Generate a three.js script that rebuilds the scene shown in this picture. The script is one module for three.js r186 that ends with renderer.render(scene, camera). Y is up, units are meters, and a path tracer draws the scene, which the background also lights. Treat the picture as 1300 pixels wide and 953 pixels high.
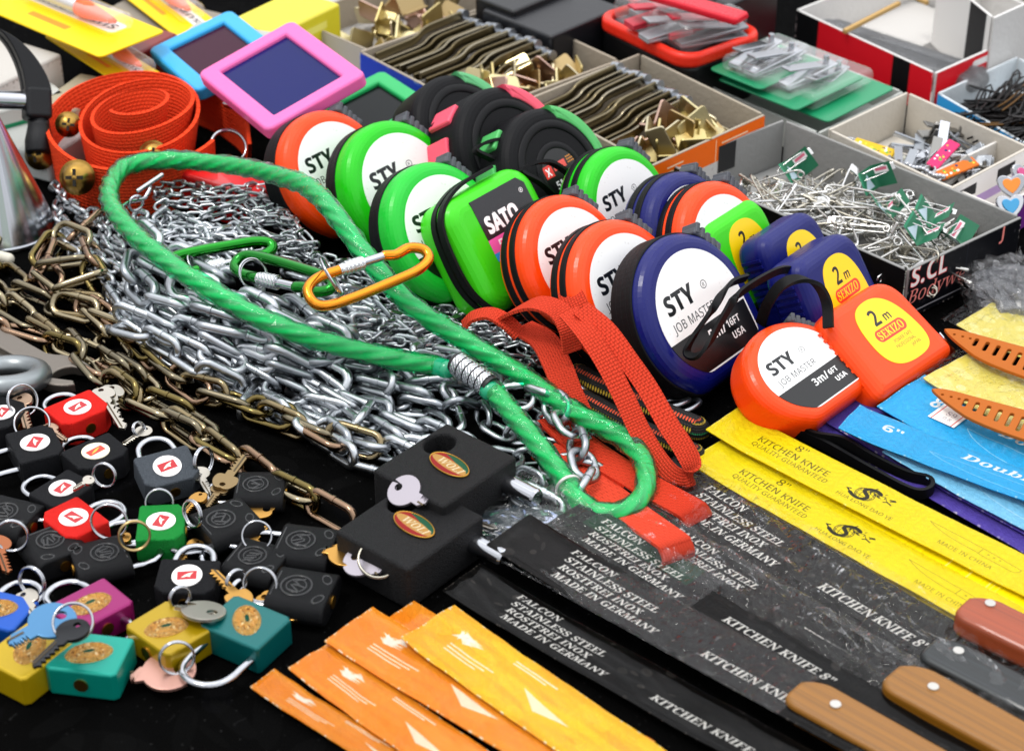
import * as THREE from 'three';
import { mergeGeometries } from 'three/addons/utils/BufferGeometryUtils.js';
import { RoundedBoxGeometry } from 'three/addons/geometries/RoundedBoxGeometry.js';

// ---------------------------------------------------------------- camera, sky, sun, exposure
const W0 = 1300, H0 = 953, HFOV = 28, PITCH = 33, DIST = 1.2;
const rad = (d) => d * Math.PI / 180;
const VF = 2 * Math.atan(Math.tan(rad(HFOV / 2)) * H0 / W0);
const scene = new THREE.Scene();
const camera = new THREE.PerspectiveCamera(VF * 180 / Math.PI, W0 / H0, 0.02, 60);
camera.position.set(0, DIST * Math.sin(rad(PITCH)), DIST * Math.cos(rad(PITCH)));
camera.lookAt(0, 0, 0);
camera.focus = 1.16; camera.userData.fStop = 11;
const renderer = new THREE.WebGLRenderer({ antialias: true });
renderer.toneMapping = THREE.LinearToneMapping;
renderer.toneMappingExposure = 1.25;
renderer.shadowMap.enabled = true;

let seed = 7;
const rnd = () => { seed = (seed * 1664525 + 1013904223) >>> 0; return seed / 4294967296; };
const rr = (a, b) => a + (b - a) * rnd();
// tiling value noise
function noiseGrid(n) { const g = new Float32Array(n * n); for (let i = 0; i < n * n; i++) g[i] = rnd(); return (x, y) => {
  x = ((x % n) + n) % n; y = ((y % n) + n) % n; const xi = x | 0, yi = y | 0; let fx = x - xi, fy = y - yi; fx = fx * fx * (3 - 2 * fx); fy = fy * fy * (3 - 2 * fy);
  const x1 = (xi + 1) % n, y1 = (yi + 1) % n; const a = g[yi * n + xi], b = g[yi * n + x1], c = g[y1 * n + xi], d = g[y1 * n + x1];
  return a + (b - a) * fx + (c - a) * fy + (a - b - c + d) * fx * fy; }; }
const N32 = noiseGrid(32);
const fbm = (x, y) => (N32(x, y) * .5 + N32(x * 2 + 5, y * 2 + 9) * .25 + N32(x * 4 + 3, y * 4 + 1) * .15 + N32(x * 8, y * 8 + 7) * .1);

{ // overcast sky: brightest high up, soft cloud structure
  const w = 512, h = 256, d = new Float32Array(w * h * 4);
  for (let j = 0; j < h; j++) for (let i = 0; i < w; i++) {
    const el = (j / h - .5) * Math.PI, s = Math.sin(el), k = 4 * (j * w + i);
    const cl = fbm(i / w * 32, j / h * 16) - .5, cl2 = fbm(i / w * 64 + 3, j / h * 32) - .5;
    const az = i / w * 2 * Math.PI; let v = s > 0 ? (.50 + 1.16 * Math.pow(s, 1.05)) * (1 + 1.5 * cl + .6 * cl2) * (1 + .25 * Math.cos(az - 2.2)) : .42 * Math.max(.22, 1 + 3 * s);
    d[k] = v * .985; d[k + 1] = v; d[k + 2] = v * 1.035; d[k + 3] = 1;
  }
  const t = new THREE.DataTexture(d, w, h, THREE.RGBAFormat, THREE.FloatType);
  t.mapping = THREE.EquirectangularReflectionMapping; t.magFilter = t.minFilter = THREE.LinearFilter; t.wrapS = THREE.RepeatWrapping; t.needsUpdate = true;
  scene.background = t; scene.environment = t;
}
const sun = new THREE.DirectionalLight(new THREE.Color(1, .965, .91), 1.05);
sun.position.set(-1.1, 3, .2); sun.castShadow = true; sun.shadow.radius = 26;
sun.shadow.mapSize.set(2048, 2048);
Object.assign(sun.shadow.camera, { left: -1.2, right: 1.2, top: 1.2, bottom: -1.2, near: .5, far: 6 });
scene.add(sun, sun.target);

// ---------------------------------------------------------------- helpers
const V = (x, y, z) => new THREE.Vector3(x, y, z);
const UP = V(0, 1, 0);
camera.updateMatrixWorld();
const FP = W0 / 2 / Math.tan(rad(HFOV / 2)), CP = Math.cos(rad(PITCH)), SP = Math.sin(rad(PITCH));
function P(px, py, h = 0) { // where the sight line of photo pixel (px, py) meets height h above the table
  const x = (px - W0 / 2) / FP, y = -(py - H0 / 2) / FP;
  const d = V(x, y * CP - SP, -(CP + y * SP)); const t = (h - camera.position.y) / d.y;
  return camera.position.clone().addScaledVector(d, t);
}
const BETA = 50;
const eB = (b = BETA) => V(Math.cos(rad(b)), 0, -Math.sin(rad(b)));   // towards the right and away
const eA = (b = BETA) => V(Math.sin(rad(b)), 0, Math.cos(rad(b)));    // towards the right and near
const taken = new Map();
function numbered(n) { const k = taken.get(n) || 0; taken.set(n, k + 1); return k ? n + '_' + String(k).padStart(3, '0') : n; }
function tag(o, label, category, group) { o.userData.label = label; o.userData.category = category; if (group) o.userData.group = group; return o; }
function thing(name, label, category, group) { const o = new THREE.Group(); o.name = numbered(name); scene.add(o); return tag(o, label, category, group); }
function mesh(name, geo, m, parent) { const o = new THREE.Mesh(geo, m); o.castShadow = o.receiveShadow = true; o.name = parent ? name : numbered(name); (parent || scene).add(o); return o; }
const part = (parent, name, geo, m) => mesh(name, geo, m, parent);
const basis = (o, X, Y, Z, pos) => { o.matrixAutoUpdate = true; o.quaternion.setFromRotationMatrix(new THREE.Matrix4().makeBasis(X, Y, Z)); if (pos) o.position.copy(pos); return o; };
function merge(list) { return mergeGeometries(list.map((g) => { const q = g.index ? g.toNonIndexed() : g; for (const k of Object.keys(q.attributes)) if (!['position', 'normal', 'uv'].includes(k)) q.deleteAttribute(k); return q; })); }
function canvas(w, h, fn) { const c = document.createElement('canvas'); c.width = w; c.height = h; const g = c.getContext('2d'); fn(g, w, h); return c; }
function ctex(w, h, fn) { const t = new THREE.CanvasTexture(canvas(w, h, fn)); t.colorSpace = THREE.SRGBColorSpace; t.magFilter = THREE.LinearFilter; t.anisotropy = 8; return t; }
function dtex(n, fn, color) { const d = new Uint8Array(n * n * 4); for (let j = 0; j < n; j++) for (let i = 0; i < n; i++) { const v = fn(i / n, j / n); const k = 4 * (j * n + i); if (Array.isArray(v)) { d[k] = v[0]; d[k + 1] = v[1]; d[k + 2] = v[2]; } else d[k] = d[k + 1] = d[k + 2] = Math.max(0, Math.min(255, v * 255)); d[k + 3] = 255; }
  const t = new THREE.DataTexture(d, n, n); t.magFilter = THREE.LinearFilter; t.minFilter = THREE.LinearMipmapLinearFilter; t.generateMipmaps = true; t.wrapS = t.wrapT = THREE.RepeatWrapping; if (color) t.colorSpace = THREE.SRGBColorSpace; t.needsUpdate = true; return t; }
const rep = (t, m) => { const c = t.clone(); c.wrapS = c.wrapT = THREE.RepeatWrapping; c.repeat.set(1 / m, 1 / m); c.needsUpdate = true; return c; }; // uv in metres -> one tile every m metres
function boxUV(g) { // uv in metres by dominant normal
  if (g.index) g = g.toNonIndexed(); const p = g.attributes.position, n = g.attributes.normal, u = new Float32Array(p.count * 2);
  for (let i = 0; i < p.count; i++) { const ax = Math.abs(n.getX(i)), ay = Math.abs(n.getY(i)), az = Math.abs(n.getZ(i)); const x = p.getX(i), y = p.getY(i), z = p.getZ(i);
    if (ay >= ax && ay >= az) { u[2 * i] = x; u[2 * i + 1] = z; } else if (ax >= az) { u[2 * i] = z; u[2 * i + 1] = y; } else { u[2 * i] = x; u[2 * i + 1] = y; } }
  g.setAttribute('uv', new THREE.BufferAttribute(u, 2)); return g; }
const T = {};
T.grain = dtex(256, (u, v) => .35 * fbm(u * 32, v * 32) + .65 * rnd());
T.cast = dtex(256, (u, v) => { const a = N32(u * 32 * 2, v * 32 * 2), b = N32(u * 32 * 4 + 1, v * 32 * 4); return .6 * a + .4 * b; });
T.cloud = dtex(256, (u, v) => fbm(u * 32 / 4 * 4, v * 32 / 4 * 4));
T.scuff = ctex(512, 512, (g, w, h) => { g.fillStyle = '#5a5a5a'; g.fillRect(0, 0, w, h); for (let i = 0; i < 500; i++) { g.strokeStyle = `rgba(${rnd() < .5 ? '255,255,255' : '20,20,20'},${rr(.05, .35)})`; g.lineWidth = rr(.4, 1.6); const x = rr(0, w), y = rr(0, h), a = rr(0, 6.3), l = rr(5, 60); g.beginPath(); g.moveTo(x, y); g.lineTo(x + l * Math.cos(a), y + l * Math.sin(a)); g.stroke(); } for (let i = 0; i < 160; i++) { g.fillStyle = `rgba(230,230,230,${rr(.05, .25)})`; g.beginPath(); g.arc(rr(0, w), rr(0, h), rr(1, 16), 0, 7); g.fill(); } });
T.scuff.colorSpace = THREE.NoColorSpace; T.scuff.wrapS = T.scuff.wrapT = THREE.RepeatWrapping;
T.weave = dtex(128, (u, v) => { const n = 16, x = u * n, y = v * n, c = (Math.floor(x) + Math.floor(y)) & 1, fx = x % 1, fy = y % 1; return c ? Math.sin(fx * Math.PI) * (.6 + .4 * Math.sin(fy * Math.PI)) : .75 * Math.sin(fy * Math.PI) * (.6 + .4 * Math.sin(fx * Math.PI)); });
T.wrinkle = dtex(512, (u, v) => { let a = Math.abs(fbm(u * 32 / 2, v * 32 / 4) - .5) * 2, b = Math.abs(fbm(u * 32 + 4, v * 32) - .5) * 2; return Math.min(1, .75 * Math.sqrt(a) + .35 * Math.sqrt(b)); });
T.knurl = dtex(64, (u, v) => .5 + .25 * Math.sin((u + v) * 2 * Math.PI * 8) + .25 * Math.sin((u - v) * 2 * Math.PI * 8));
const C = (h) => new THREE.Color(h);
const mats = new Map();
function M(color, rough = .5, metal = 0, o = {}) {
  const { key, ...q } = o; const k = color + '|' + rough + '|' + metal + '|' + (key || Object.keys(q).map((x) => x + (q[x] && q[x].uuid || q[x])).join());
  if (!mats.has(k)) { const m = new THREE.MeshPhysicalMaterial({ color: C(color), roughness: rough, metalness: metal, side: THREE.DoubleSide, ...q }); mats.set(k, m); } return mats.get(k); }
const scuffS = rep(T.scuff, .09), castS = rep(T.cast, .02), grainS = rep(T.grain, .03), weaveS = rep(T.weave, .026), cloudS = rep(T.cloud, .08), wrinkS = rep(T.wrinkle, .16), knurlS = rep(T.knurl, .02);
const plastic = (c, r = .32) => M(c, 1, 0, { roughnessMap: plastic.map(r), clearcoat: .12, clearcoatRoughness: .12, specularIntensity: .55, key: 'pl' + r });
plastic.map = (r) => { plastic.c ||= {}; if (!plastic.c[r]) plastic.c[r] = rep(dtex(128, (u, v) => Math.min(1, r + .22 * (fbm(u * 32, v * 32) - .45) + (rnd() < .004 ? .3 : 0))), .05); return plastic.c[r]; };
const rubber = M('#08080a', .5, 0, { specularIntensity: .35, bumpMap: grainS, bumpScale: .00012, key: 'rub' });
const chrome = M('#b9bbc0', .14, 1), steel = M('#a9adb2', .34, 1), zinc = M('#b2b6bb', .32, 1, { bumpMap: rep(T.grain, .01), bumpScale: .00004, key: 'zn' });
const brassZ = M('#84765a', .2, 1), brass = M('#b8893a', .34, 1), darkSteel = M('#3a3b3d', .42, 1), blackMetal = M('#17181a', .4, .6);
function roundRect(s, x, y, w, h, r) { s.moveTo(x + r, y); s.lineTo(x + w - r, y); s.absarc(x + w - r, y + r, r, -Math.PI / 2, 0); s.lineTo(x + w, y + h - r); s.absarc(x + w - r, y + h - r, r, 0, Math.PI / 2); s.lineTo(x + r, y + h); s.absarc(x + r, y + h - r, r, Math.PI / 2, Math.PI); s.lineTo(x, y + r); s.absarc(x + r, y + r, r, Math.PI, 1.5 * Math.PI); return s; }
const rrShape = (w, h, r) => roundRect(new THREE.Shape(), -w / 2, -h / 2, w, h, r);
const ext = (shape, depth, bevel = 0, seg = 3, curve = 14) => new THREE.ExtrudeGeometry(shape, { depth: depth - 2 * bevel, bevelEnabled: bevel > 0, bevelSize: bevel, bevelThickness: bevel, bevelOffset: -bevel, bevelSegments: seg, curveSegments: curve }).translate(0, 0, bevel);
function uvBox(g) { g.computeBoundingBox(); const b = g.boundingBox, p = g.attributes.position, u = g.attributes.uv; for (let i = 0; i < p.count; i++) u.setXY(i, (p.getX(i) - b.min.x) / (b.max.x - b.min.x), (p.getY(i) - b.min.y) / (b.max.y - b.min.y)); return g; }
const curve = (pts, closed = false, t = .5) => new THREE.CatmullRomCurve3(pts, closed, 'catmullrom', t);
const tube = (pts, r, seg = 40, rs = 8, closed = false) => capTube(curve(pts, closed), r, seg, rs, closed);
function capTube(c, r, seg, rs, closed) { const g = new THREE.TubeGeometry(c, seg, r, rs, closed); if (closed) return g; const a = c.getPoint(0), b = c.getPoint(1); return merge([g, new THREE.SphereGeometry(r, rs, 5).translate(a.x, a.y, a.z), new THREE.SphereGeometry(r, rs, 5).translate(b.x, b.y, b.z)]); }
// a strap: ribbon of width w and thickness th along pts; dirs[i] is the direction across the strap at point i
function ribbon(pts, dirs, w, th, n = 60, closed = false) {
  const c = curve(pts, closed), dc = curve(dirs, closed), pos = [], nor = [], uv = [], idx = []; const len = c.getLength();
  const sec = [[-1, -1], [-1, 1], [-1, 1], [1, 1], [1, 1], [1, -1], [1, -1], [-1, -1]], sn = [[-1, 0], [-1, 0], [0, 1], [0, 1], [1, 0], [1, 0], [0, -1], [0, -1]];
  for (let i = 0; i <= n; i++) { const t = i / n, p = c.getPoint(t), tg = c.getTangent(t); let d = dc.getPoint(t); d.addScaledVector(tg, -d.dot(tg)).normalize(); const nn = V().crossVectors(tg, d).normalize();
    for (let k = 0; k < 8; k++) { const q = p.clone().addScaledVector(d, sec[k][0] * w / 2).addScaledVector(nn, sec[k][1] * th / 2); pos.push(q.x, q.y, q.z); const m = d.clone().multiplyScalar(sn[k][0]).addScaledVector(nn, sn[k][1]); nor.push(m.x, m.y, m.z); uv.push(t * len, sec[k][0] * w / 2); } }
  for (let i = 0; i < n; i++) for (let k = 0; k < 8; k += 2) { const a = i * 8 + k, b = a + 1, e = a + 8, f = b + 8; idx.push(a, e, b, b, e, f); }
  if (!closed) { for (const o of [0, n * 8]) { idx.push(o, o + 2, o + 4, o, o + 4, o + 6); } }
  const g = new THREE.BufferGeometry(); g.setAttribute('position', new THREE.Float32BufferAttribute(pos, 3)); g.setAttribute('normal', new THREE.Float32BufferAttribute(nor, 3)); g.setAttribute('uv', new THREE.Float32BufferAttribute(uv, 2)); g.setIndex(idx); return g; }
const txt = (g, s, x, y, size, font = 'bold', fam = 'sans-serif', sx = 1, align = 'left') => { g.save(); g.translate(x, y); g.scale(sx, 1); g.font = `${font} ${size}px ${fam}`; g.textAlign = align; g.fillText(s, 0, 0); g.restore(); };
const dirt = (g, w, h, n = 120, a = .12, c = '90,80,60') => { for (let i = 0; i < n; i++) { g.fillStyle = `rgba(${c},${rr(.02, a)})`; g.beginPath(); g.ellipse(rr(0, w), rr(0, h), rr(.5, w * .012), rr(.5, w * .012), rr(0, 3), 0, 7); g.fill(); } };
const wear = (g, w, h, n = 60, c = '255,255,255', a = .5) => { for (let i = 0; i < n; i++) { g.fillStyle = `rgba(${c},${rr(.1, a)})`; const e = rnd(), t = rnd(); const x = e < .5 ? t * w : (e < .75 ? 0 : w), y = e < .25 ? 0 : e < .5 ? h : t * h; g.beginPath(); g.ellipse(x, y, rr(1, 7), rr(1, 4), rr(0, 3), 0, 7); g.fill(); } };

// ---------------------------------------------------------------- the table and its cloth
const ZEDGE = P(650, 1150).z;
{
  const nx = 150, rows = []; const R = .018;
  for (let j = 0; j <= 170; j++) { const t = j / 170; rows.push([ZEDGE - R - Math.pow(1 - t, 2.2) * 4.2, 0]); }
  for (let k = 1; k <= 8; k++) { const a = k / 8 * Math.PI / 2; rows.push([ZEDGE - R + Math.sin(a) * R, -R + Math.cos(a) * R]); }
  for (let k = 1; k <= 12; k++) rows.push([ZEDGE, -R - k * .04]);
  const pos = [], uv = [], idx = []; let s = 0;
  rows.forEach(([z, y], j) => { if (j) s += Math.hypot(z - rows[j - 1][0], y - rows[j - 1][1]);
    for (let i = 0; i <= nx; i++) { const f = i / nx * 2 - 1, x = Math.sign(f) * Math.pow(Math.abs(f), 1.6) * 3; const fold = y < -R ? .012 * Math.sin(x * 31 + 1.2 * Math.sin(x * 9)) * Math.min(1, (-y) / .2) : 0;
      const wr = y === 0 ? -.0012 + .0022 * (fbm(x * 9 + 40, z * 9 + 60) - .5) : 0; pos.push(x, y + wr, z + fold); uv.push(x, s); } });
  for (let j = 0; j < rows.length - 1; j++) for (let i = 0; i < nx; i++) { const a = j * (nx + 1) + i, b = a + nx + 1; idx.push(a, b, a + 1, a + 1, b, b + 1); }
  const g = new THREE.BufferGeometry(); g.setAttribute('position', new THREE.Float32BufferAttribute(pos, 3)); g.setAttribute('uv', new THREE.Float32BufferAttribute(uv, 2)); g.setIndex(idx); g.computeVertexNormals();
  const lint = ctex(1024, 1024, (c, w, h) => { c.fillStyle = '#040404'; c.fillRect(0, 0, w, h); for (let i = 0; i < 500; i++) { c.fillStyle = `rgba(40,40,44,${rr(.02, .08)})`; c.beginPath(); c.ellipse(rr(0, w), rr(0, h), rr(4, 60), rr(3, 18), rr(0, 3), 0, 7); c.fill(); }
    for (let i = 0; i < 2600; i++) { c.fillStyle = `rgba(190,190,190,${rr(.04, .45)})`; c.fillRect(rr(0, w), rr(0, h), rr(.6, 1.8), rr(.6, 1.8)); } for (let i = 0; i < 90; i++) { c.strokeStyle = `rgba(150,150,155,${rr(.08, .3)})`; c.lineWidth = .8; const x = rr(0, w), y = rr(0, h); c.beginPath(); c.moveTo(x, y); c.quadraticCurveTo(x + rr(-9, 9), y + rr(-9, 9), x + rr(-14, 14), y + rr(-14, 14)); c.stroke(); } });
  const m = new THREE.MeshPhysicalMaterial({ map: rep(lint, .5), roughness: .95, bumpMap: rep(T.grain, .05), bumpScale: .0006, sheen: .02, sheenRoughness: .5, sheenColor: C('#555560'), specularIntensity: .06, side: THREE.DoubleSide });
  mesh('table_cloth', g, m).userData.kind = 'structure';
}
// ---------------------------------------------------------------- tape measures
function dShape(s) { // round at the top and left, square corner low at the right
  const h = .5 * s, r = .12 * s, f = -.46 * s, sh = new THREE.Shape(); const a0 = Math.asin(f / h) ;
  sh.absarc(0, 0, h, 0, Math.PI - a0 - .25, false); const xl = h * Math.cos(Math.PI - a0 - .25);
  sh.quadraticCurveTo(xl + .06 * s, f, -.16 * s, f); sh.lineTo(h - r, f); sh.absarc(h - r, f + r, r, -Math.PI / 2, 0, false); sh.lineTo(h, 0); return sh; }
const sekShape = (s) => { const w = .5 * s, h = .47 * s, sh = new THREE.Shape(); sh.moveTo(-w * .8, -h); sh.lineTo(w * .82, -h); sh.quadraticCurveTo(w, -h, w, -h * .75); sh.lineTo(w * .94, h * .45); sh.quadraticCurveTo(w * .88, h, w * .45, h); sh.lineTo(-w * .55, h); sh.quadraticCurveTo(-w * .93, h, -w * .96, h * .6); sh.lineTo(-w, -h * .78); sh.quadraticCurveTo(-w, -h, -w * .8, -h); return sh; };
const styLabel = (m, ft) => ctex(512, 512, (g, w, h) => { g.fillStyle = '#f4f4f2'; g.fillRect(0, 0, w, h); g.fillStyle = '#0d0d0e'; g.fillRect(0, h * .635, w, h * .365); g.fillStyle = '#f2f2f0'; g.fillRect(0, h * .985, w, 9); g.fillRect(w * .985, h * .6, 9, h);
  g.fillStyle = '#101418'; g.strokeStyle = '#101418'; g.lineWidth = 5; g.lineWidth = 4; g.font = 'bold 112px sans-serif'; g.fillText('STY', 66, 216); g.strokeText('STY', 66, 216); g.lineWidth = 3; g.beginPath(); g.arc(326, 176, 17, 0, 7); g.stroke(); txt(g, 'R', 317, 186, 26, '');
  txt(g, 'JOB MASTER', 62, 292, 54, '', 'sans-serif', .93);
  g.fillStyle = '#f4f4f2'; txt(g, m, 226, 402, 66, 'bold', 'sans-serif', .9); txt(g, ft, 346, 396, 45, 'bold', 'sans-serif', .9); txt(g, 'USA', 352, 452, 44, 'bold', 'sans-serif'); dirt(g, w, h, 90, .12); });
const L5 = styLabel('5m/', '16FT'), L3 = styLabel('3m/', '6FT');
const sekLabel = ctex(512, 512, (g, w, h) => { g.fillStyle = '#fcd400'; g.fillRect(0, 0, w, h); g.fillStyle = '#15120c'; g.strokeStyle = '#15120c'; g.lineWidth = 4; txt(g, '2', 150, 190, 165, 'bold'); txt(g, 'm', 268, 190, 92, 'bold');
  g.fillStyle = '#e8371d'; g.beginPath(); g.roundRect(80, 212, 340, 92, 46); g.fill(); g.fillStyle = '#fcd400'; txt(g, 'SEKIZO', 104, 286, 82, 'bold', 'serif', .93);
  g.fillStyle = '#2a2208'; txt(g, 'POWER TAPE', 196, 352, 36, '', 'sans-serif', .98); txt(g, 'PROFESSIONAL', 180, 392, 36, '', 'sans-serif', .9); txt(g, 'JAPAN', 320, 432, 36, ''); dirt(g, w, h, 40, .08); });
const satoLabel = ctex(512, 512, (g, w, h) => { g.fillStyle = '#25262a'; g.fillRect(0, 0, w, h); for (let i = 0; i < 700; i++) { g.fillStyle = 'rgba(150,150,160,.25)'; g.fillRect(rr(0, w), rr(0, h * .6), 2, 2); } g.fillStyle = '#f062b0'; g.fillRect(0, h * .58, w, h * .2); g.fillStyle = '#2f9be0'; g.fillRect(0, h * .78, w, h * .22);
  g.fillStyle = '#fff'; g.strokeStyle = '#fff'; g.lineWidth = 9; g.font = 'bold 150px sans-serif'; g.save(); g.translate(38, 262); g.scale(.86, 1.08); g.fillText('SATO', 0, 0); g.strokeText('SATO', 0, 0); g.restore(); g.lineWidth = 4; g.beginPath(); g.arc(455, 95, 16, 0, 7); g.stroke(); txt(g, 'R', 447, 104, 24); txt(g, '5', 70, 392, 96, 'bold'); txt(g, 'M/16FT', 130, 390, 64, 'bold'); });
const gsk = M('#0d0d10', .5, 0, { specularIntensity: .3, bumpMap: grainS, bumpScale: .0001, key: 'gsk' });
function flatLabel(shape, tex) { return [uvBox(ext(shape, .0007, 0, 1, 24)), M('#ffffff', .3, 0, { map: tex, clearcoat: .4, clearcoatRoughness: .2, specularIntensity: .5, key: tex.uuid })]; }
const strapGeo = (pts, w = .006, th = .0022, dir = V(0, 0, 1)) => ribbon(pts, pts.map(() => dir.clone()), w, th, 48);
// put the tape so that the middle of its face shows at photo pixel (cx, cy) and its lowest point rests at height base
function seat(o, cx, cy, beta, lean, roll, base = 0) {
  const A = eA(beta), B = eB(beta), l = rad(lean), g = rad(roll);
  const Y0 = UP.clone().multiplyScalar(Math.cos(l)).addScaledVector(A, -Math.sin(l)), Z = A.clone().multiplyScalar(Math.cos(l)).addScaledVector(UP, Math.sin(l));
  const X = B.clone().multiplyScalar(Math.cos(g)).addScaledVector(Y0, Math.sin(g)), Y = V().crossVectors(Z, X);
  basis(o, X, Y, Z, V(0, 0, 0)); o.updateMatrixWorld(true);
  let lo = 9; o.children[0].geometry.attributes.position; const p = o.children[0].geometry.attributes.position, q = V(); for (let i = 0; i < p.count; i++) { q.fromBufferAttribute(p, i).applyMatrix4(o.matrixWorld); lo = Math.min(lo, q.y); }
  o.position.copy(P(cx, cy, base - lo)); o.updateMatrixWorld(true); return o; }
const TG = 'tape measures laid out in two leaning rows';
function styTape(label, color, cx, cy, S, o = {}) {
  const t = thing('tape_measure', label, 'tape measure', TG), s = S / 1000, D = (o.D || 29) / 1000, sh = dShape(s), q = o.q || 1;
  part(t, 'case', boxUV(ext(sh, D, .0086 * S / 88, 6, 28).scale(1, q, 1).translate(0, 0, -D)), plastic(color));
  const [lg, lm] = flatLabel(dShape(s * (o.small ? .79 : .765)), o.small ? L3 : L5); part(t, 'face_label', lg.scale(1, q, 1).translate(-.002 * s, .004 * s, -.0004), lm);
  const big = dShape(s * 1.012);
  if (!o.small) for (const z of o.bands || [-.42, -.68]) { const r = dShape(s * 1.02); r.holes.push(new THREE.Path(dShape(s * .95).getPoints(28))); part(t, 'rim_band', ext(r, .0052, .0008, 2, 28).translate(0, 0, z * D - .0026), gsk); }
  const lock = []; for (let k = 0; k < 5; k++) lock.push(new RoundedBoxGeometry(.0032, .007, .013, 2, .001).rotateZ(-.75).translate(s * (.335 + .022 * k), s * (.435 - .045 * k), -.38 * D)); lock.push(new RoundedBoxGeometry(.022, .005, .012, 2, .0015).rotateZ(-.9).translate(s * .38, s * .345, -.38 * D)); part(t, 'lock_button', merge(lock).scale(1, q, 1), M('#4a4d54', .6));
  part(t, 'tape_tip', merge([new THREE.BoxGeometry(.0012, .012, .014).translate(s * .5 + .001, -.4 * q * s, -D * .5), new THREE.BoxGeometry(.008, .001, .012).translate(s * .5 - .003, -.38 * q * s, -D * .5)]), chrome);
  return seat(t, cx, cy, o.beta || BETA, o.lean ?? 35, o.roll || 0, o.base || 0); }
const ORG = '#f84606', GRN = '#1ec011', BLU = '#0a1262';
const tapes = {};
tapes.o1 = styTape('orange tape measure at the far left of the row, half behind the green cable', ORG, 432, 216, 84, { bands: [-.5, -.64, -.78] });
tapes.g1 = styTape('bright green round tape measure between the orange one and another green one', GRN, 517, 236, 90, { bands: [-.6, -.76] });
tapes.g2 = styTape('bright green round tape measure directly behind the boxy green one', '#1cbf35', 571, 290, 88, { bands: [-.55, -.7] });
tapes.o2 = styTape('orange tape measure between the boxy green one and another orange one', ORG, 736, 330, 84, {});
tapes.o3 = styTape('orange tape measure leaning right against the large dark blue one', ORG, 805, 368, 88, {});
tapes.bl = styTape('large dark blue tape measure with white and black label at the front of the row', BLU, 892, 394, 94, { D: 29, bands: [-.36, -.5, -.64, -.78] });
tapes.g3 = styTape('bright green tape measure in the back row, nearest the orange striped box', GRN, 802, 264, 80, { lean: 28 });
tapes.b2 = styTape('smaller dark blue tape measure in the back row between green and orange ones', BLU, 884, 298, 80, { lean: 28 });
tapes.o4 = styTape('orange tape measure in the back row next to the lime green small one', ORG, 927, 312, 82, { lean: 30 });
tapes.o5 = styTape('orange tape measure tipped on its back with black wrist strap over the yellow sleeves', ORG, 1021, 466, 78, { small: true, lean: 62, D: 26, beta: 48, q: .84 });
{ // boxy green tape
  const t = thing('tape_measure', 'boxy lime green tape measure with black, pink and blue label', 'tape measure', TG), s = .082, D = .036;
  const sh = rrShape(s * .98, s * .92, s * .2); part(t, 'case', boxUV(ext(sh, D, .011, 6, 20).translate(0, 0, -D)), plastic('#3fce16'));
  const ls = new THREE.Shape(), w = s * .29, h = s * .27, c = s * .06; ls.moveTo(-w + c, -h); ls.lineTo(w, -h); ls.lineTo(w, h - c); ls.lineTo(w - c, h); ls.lineTo(-w, h); ls.lineTo(-w, -h + c);
  const [lg, lm] = flatLabel(ls, satoLabel); part(t, 'face_label', lg.translate(s * .06, s * .1, -.0004), lm);
  for (const z of [-.2, -.38]) { part(t, 'wrist_strap', strapGeo([V(.2, .52, z), V(-.2, .5, z), V(-.46, .36, z), V(-.53, .05, z), V(-.5, -.25, z), V(-.36, -.5, z + .1), V(-.2, -.56, z + .15)].map((q) => V(q.x * s * 1.02, q.y * s, q.z * D)), .0045, .002), rubber); }
  part(t, 'lock_button', new RoundedBoxGeometry(.004, .014, .012, 2, .001).translate(s * .5, s * .2, -D / 2), M('#2b2d30', .6)); part(t, 'tape_tip', new THREE.BoxGeometry(.001, .012, .014).translate(s * .5, -.4 * s, -D / 2), chrome);
  seat(t, 650, 300, BETA, 36, 0); }
function sekTape(label, color, cx, cy, S, o = {}) {
  const t = thing('tape_measure', label, 'tape measure', TG), s = S / 1000, D = (o.D || 30) / 1000;
  part(t, 'case', boxUV(ext(sekShape(s), D, .009, 6, 20).scale(1, o.q || 1, 1).translate(0, 0, -D)), plastic(color, .36));
  const e = new THREE.Shape(); e.moveTo(-.25 * s, -.02 * s); e.bezierCurveTo(-.25 * s, .26 * s, -.18 * s, .35 * s, .0 * s, .35 * s); e.bezierCurveTo(.2 * s, .35 * s, .28 * s, .16 * s, .3 * s, -.12 * s); e.bezierCurveTo(.3 * s, -.3 * s, .22 * s, -.33 * s, .05 * s, -.33 * s); e.bezierCurveTo(-.16 * s, -.33 * s, -.25 * s, -.24 * s, -.25 * s, -.02 * s);
  const [lg, lm] = flatLabel(e, sekLabel); part(t, 'face_label', lg.scale(1, o.q || 1, 1).translate(.02 * s, 0, -.0004), lm);
  const ribs = []; for (let k = 0; k < 9; k++) ribs.push(new THREE.BoxGeometry(.0014, .0018, D * .55).translate(-.487 * s, (.28 - k * .062) * s, -D * .5)); part(t, 'grip_rib', merge(ribs), plastic(color, .36));
  part(t, 'tape_tip', merge([new THREE.BoxGeometry(.0012, .015, .016).translate(s * .5 + .001, -.36 * (o.q || 1) * s, -D * .5), new THREE.CylinderGeometry(.002, .002, .001, 10).rotateZ(Math.PI / 2).translate(s * .5 + .002, -.36 * (o.q || 1) * s, -D * .5)]), chrome);
  return seat(t, cx, cy, o.beta || BETA, o.lean ?? 45, o.roll || 0, o.base || 0); }
sekTape('lime green small tape measure with yellow label behind the dark blue pair', '#3fcf12', 954, 326, 68, { lean: 30, D: 24 });
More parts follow.
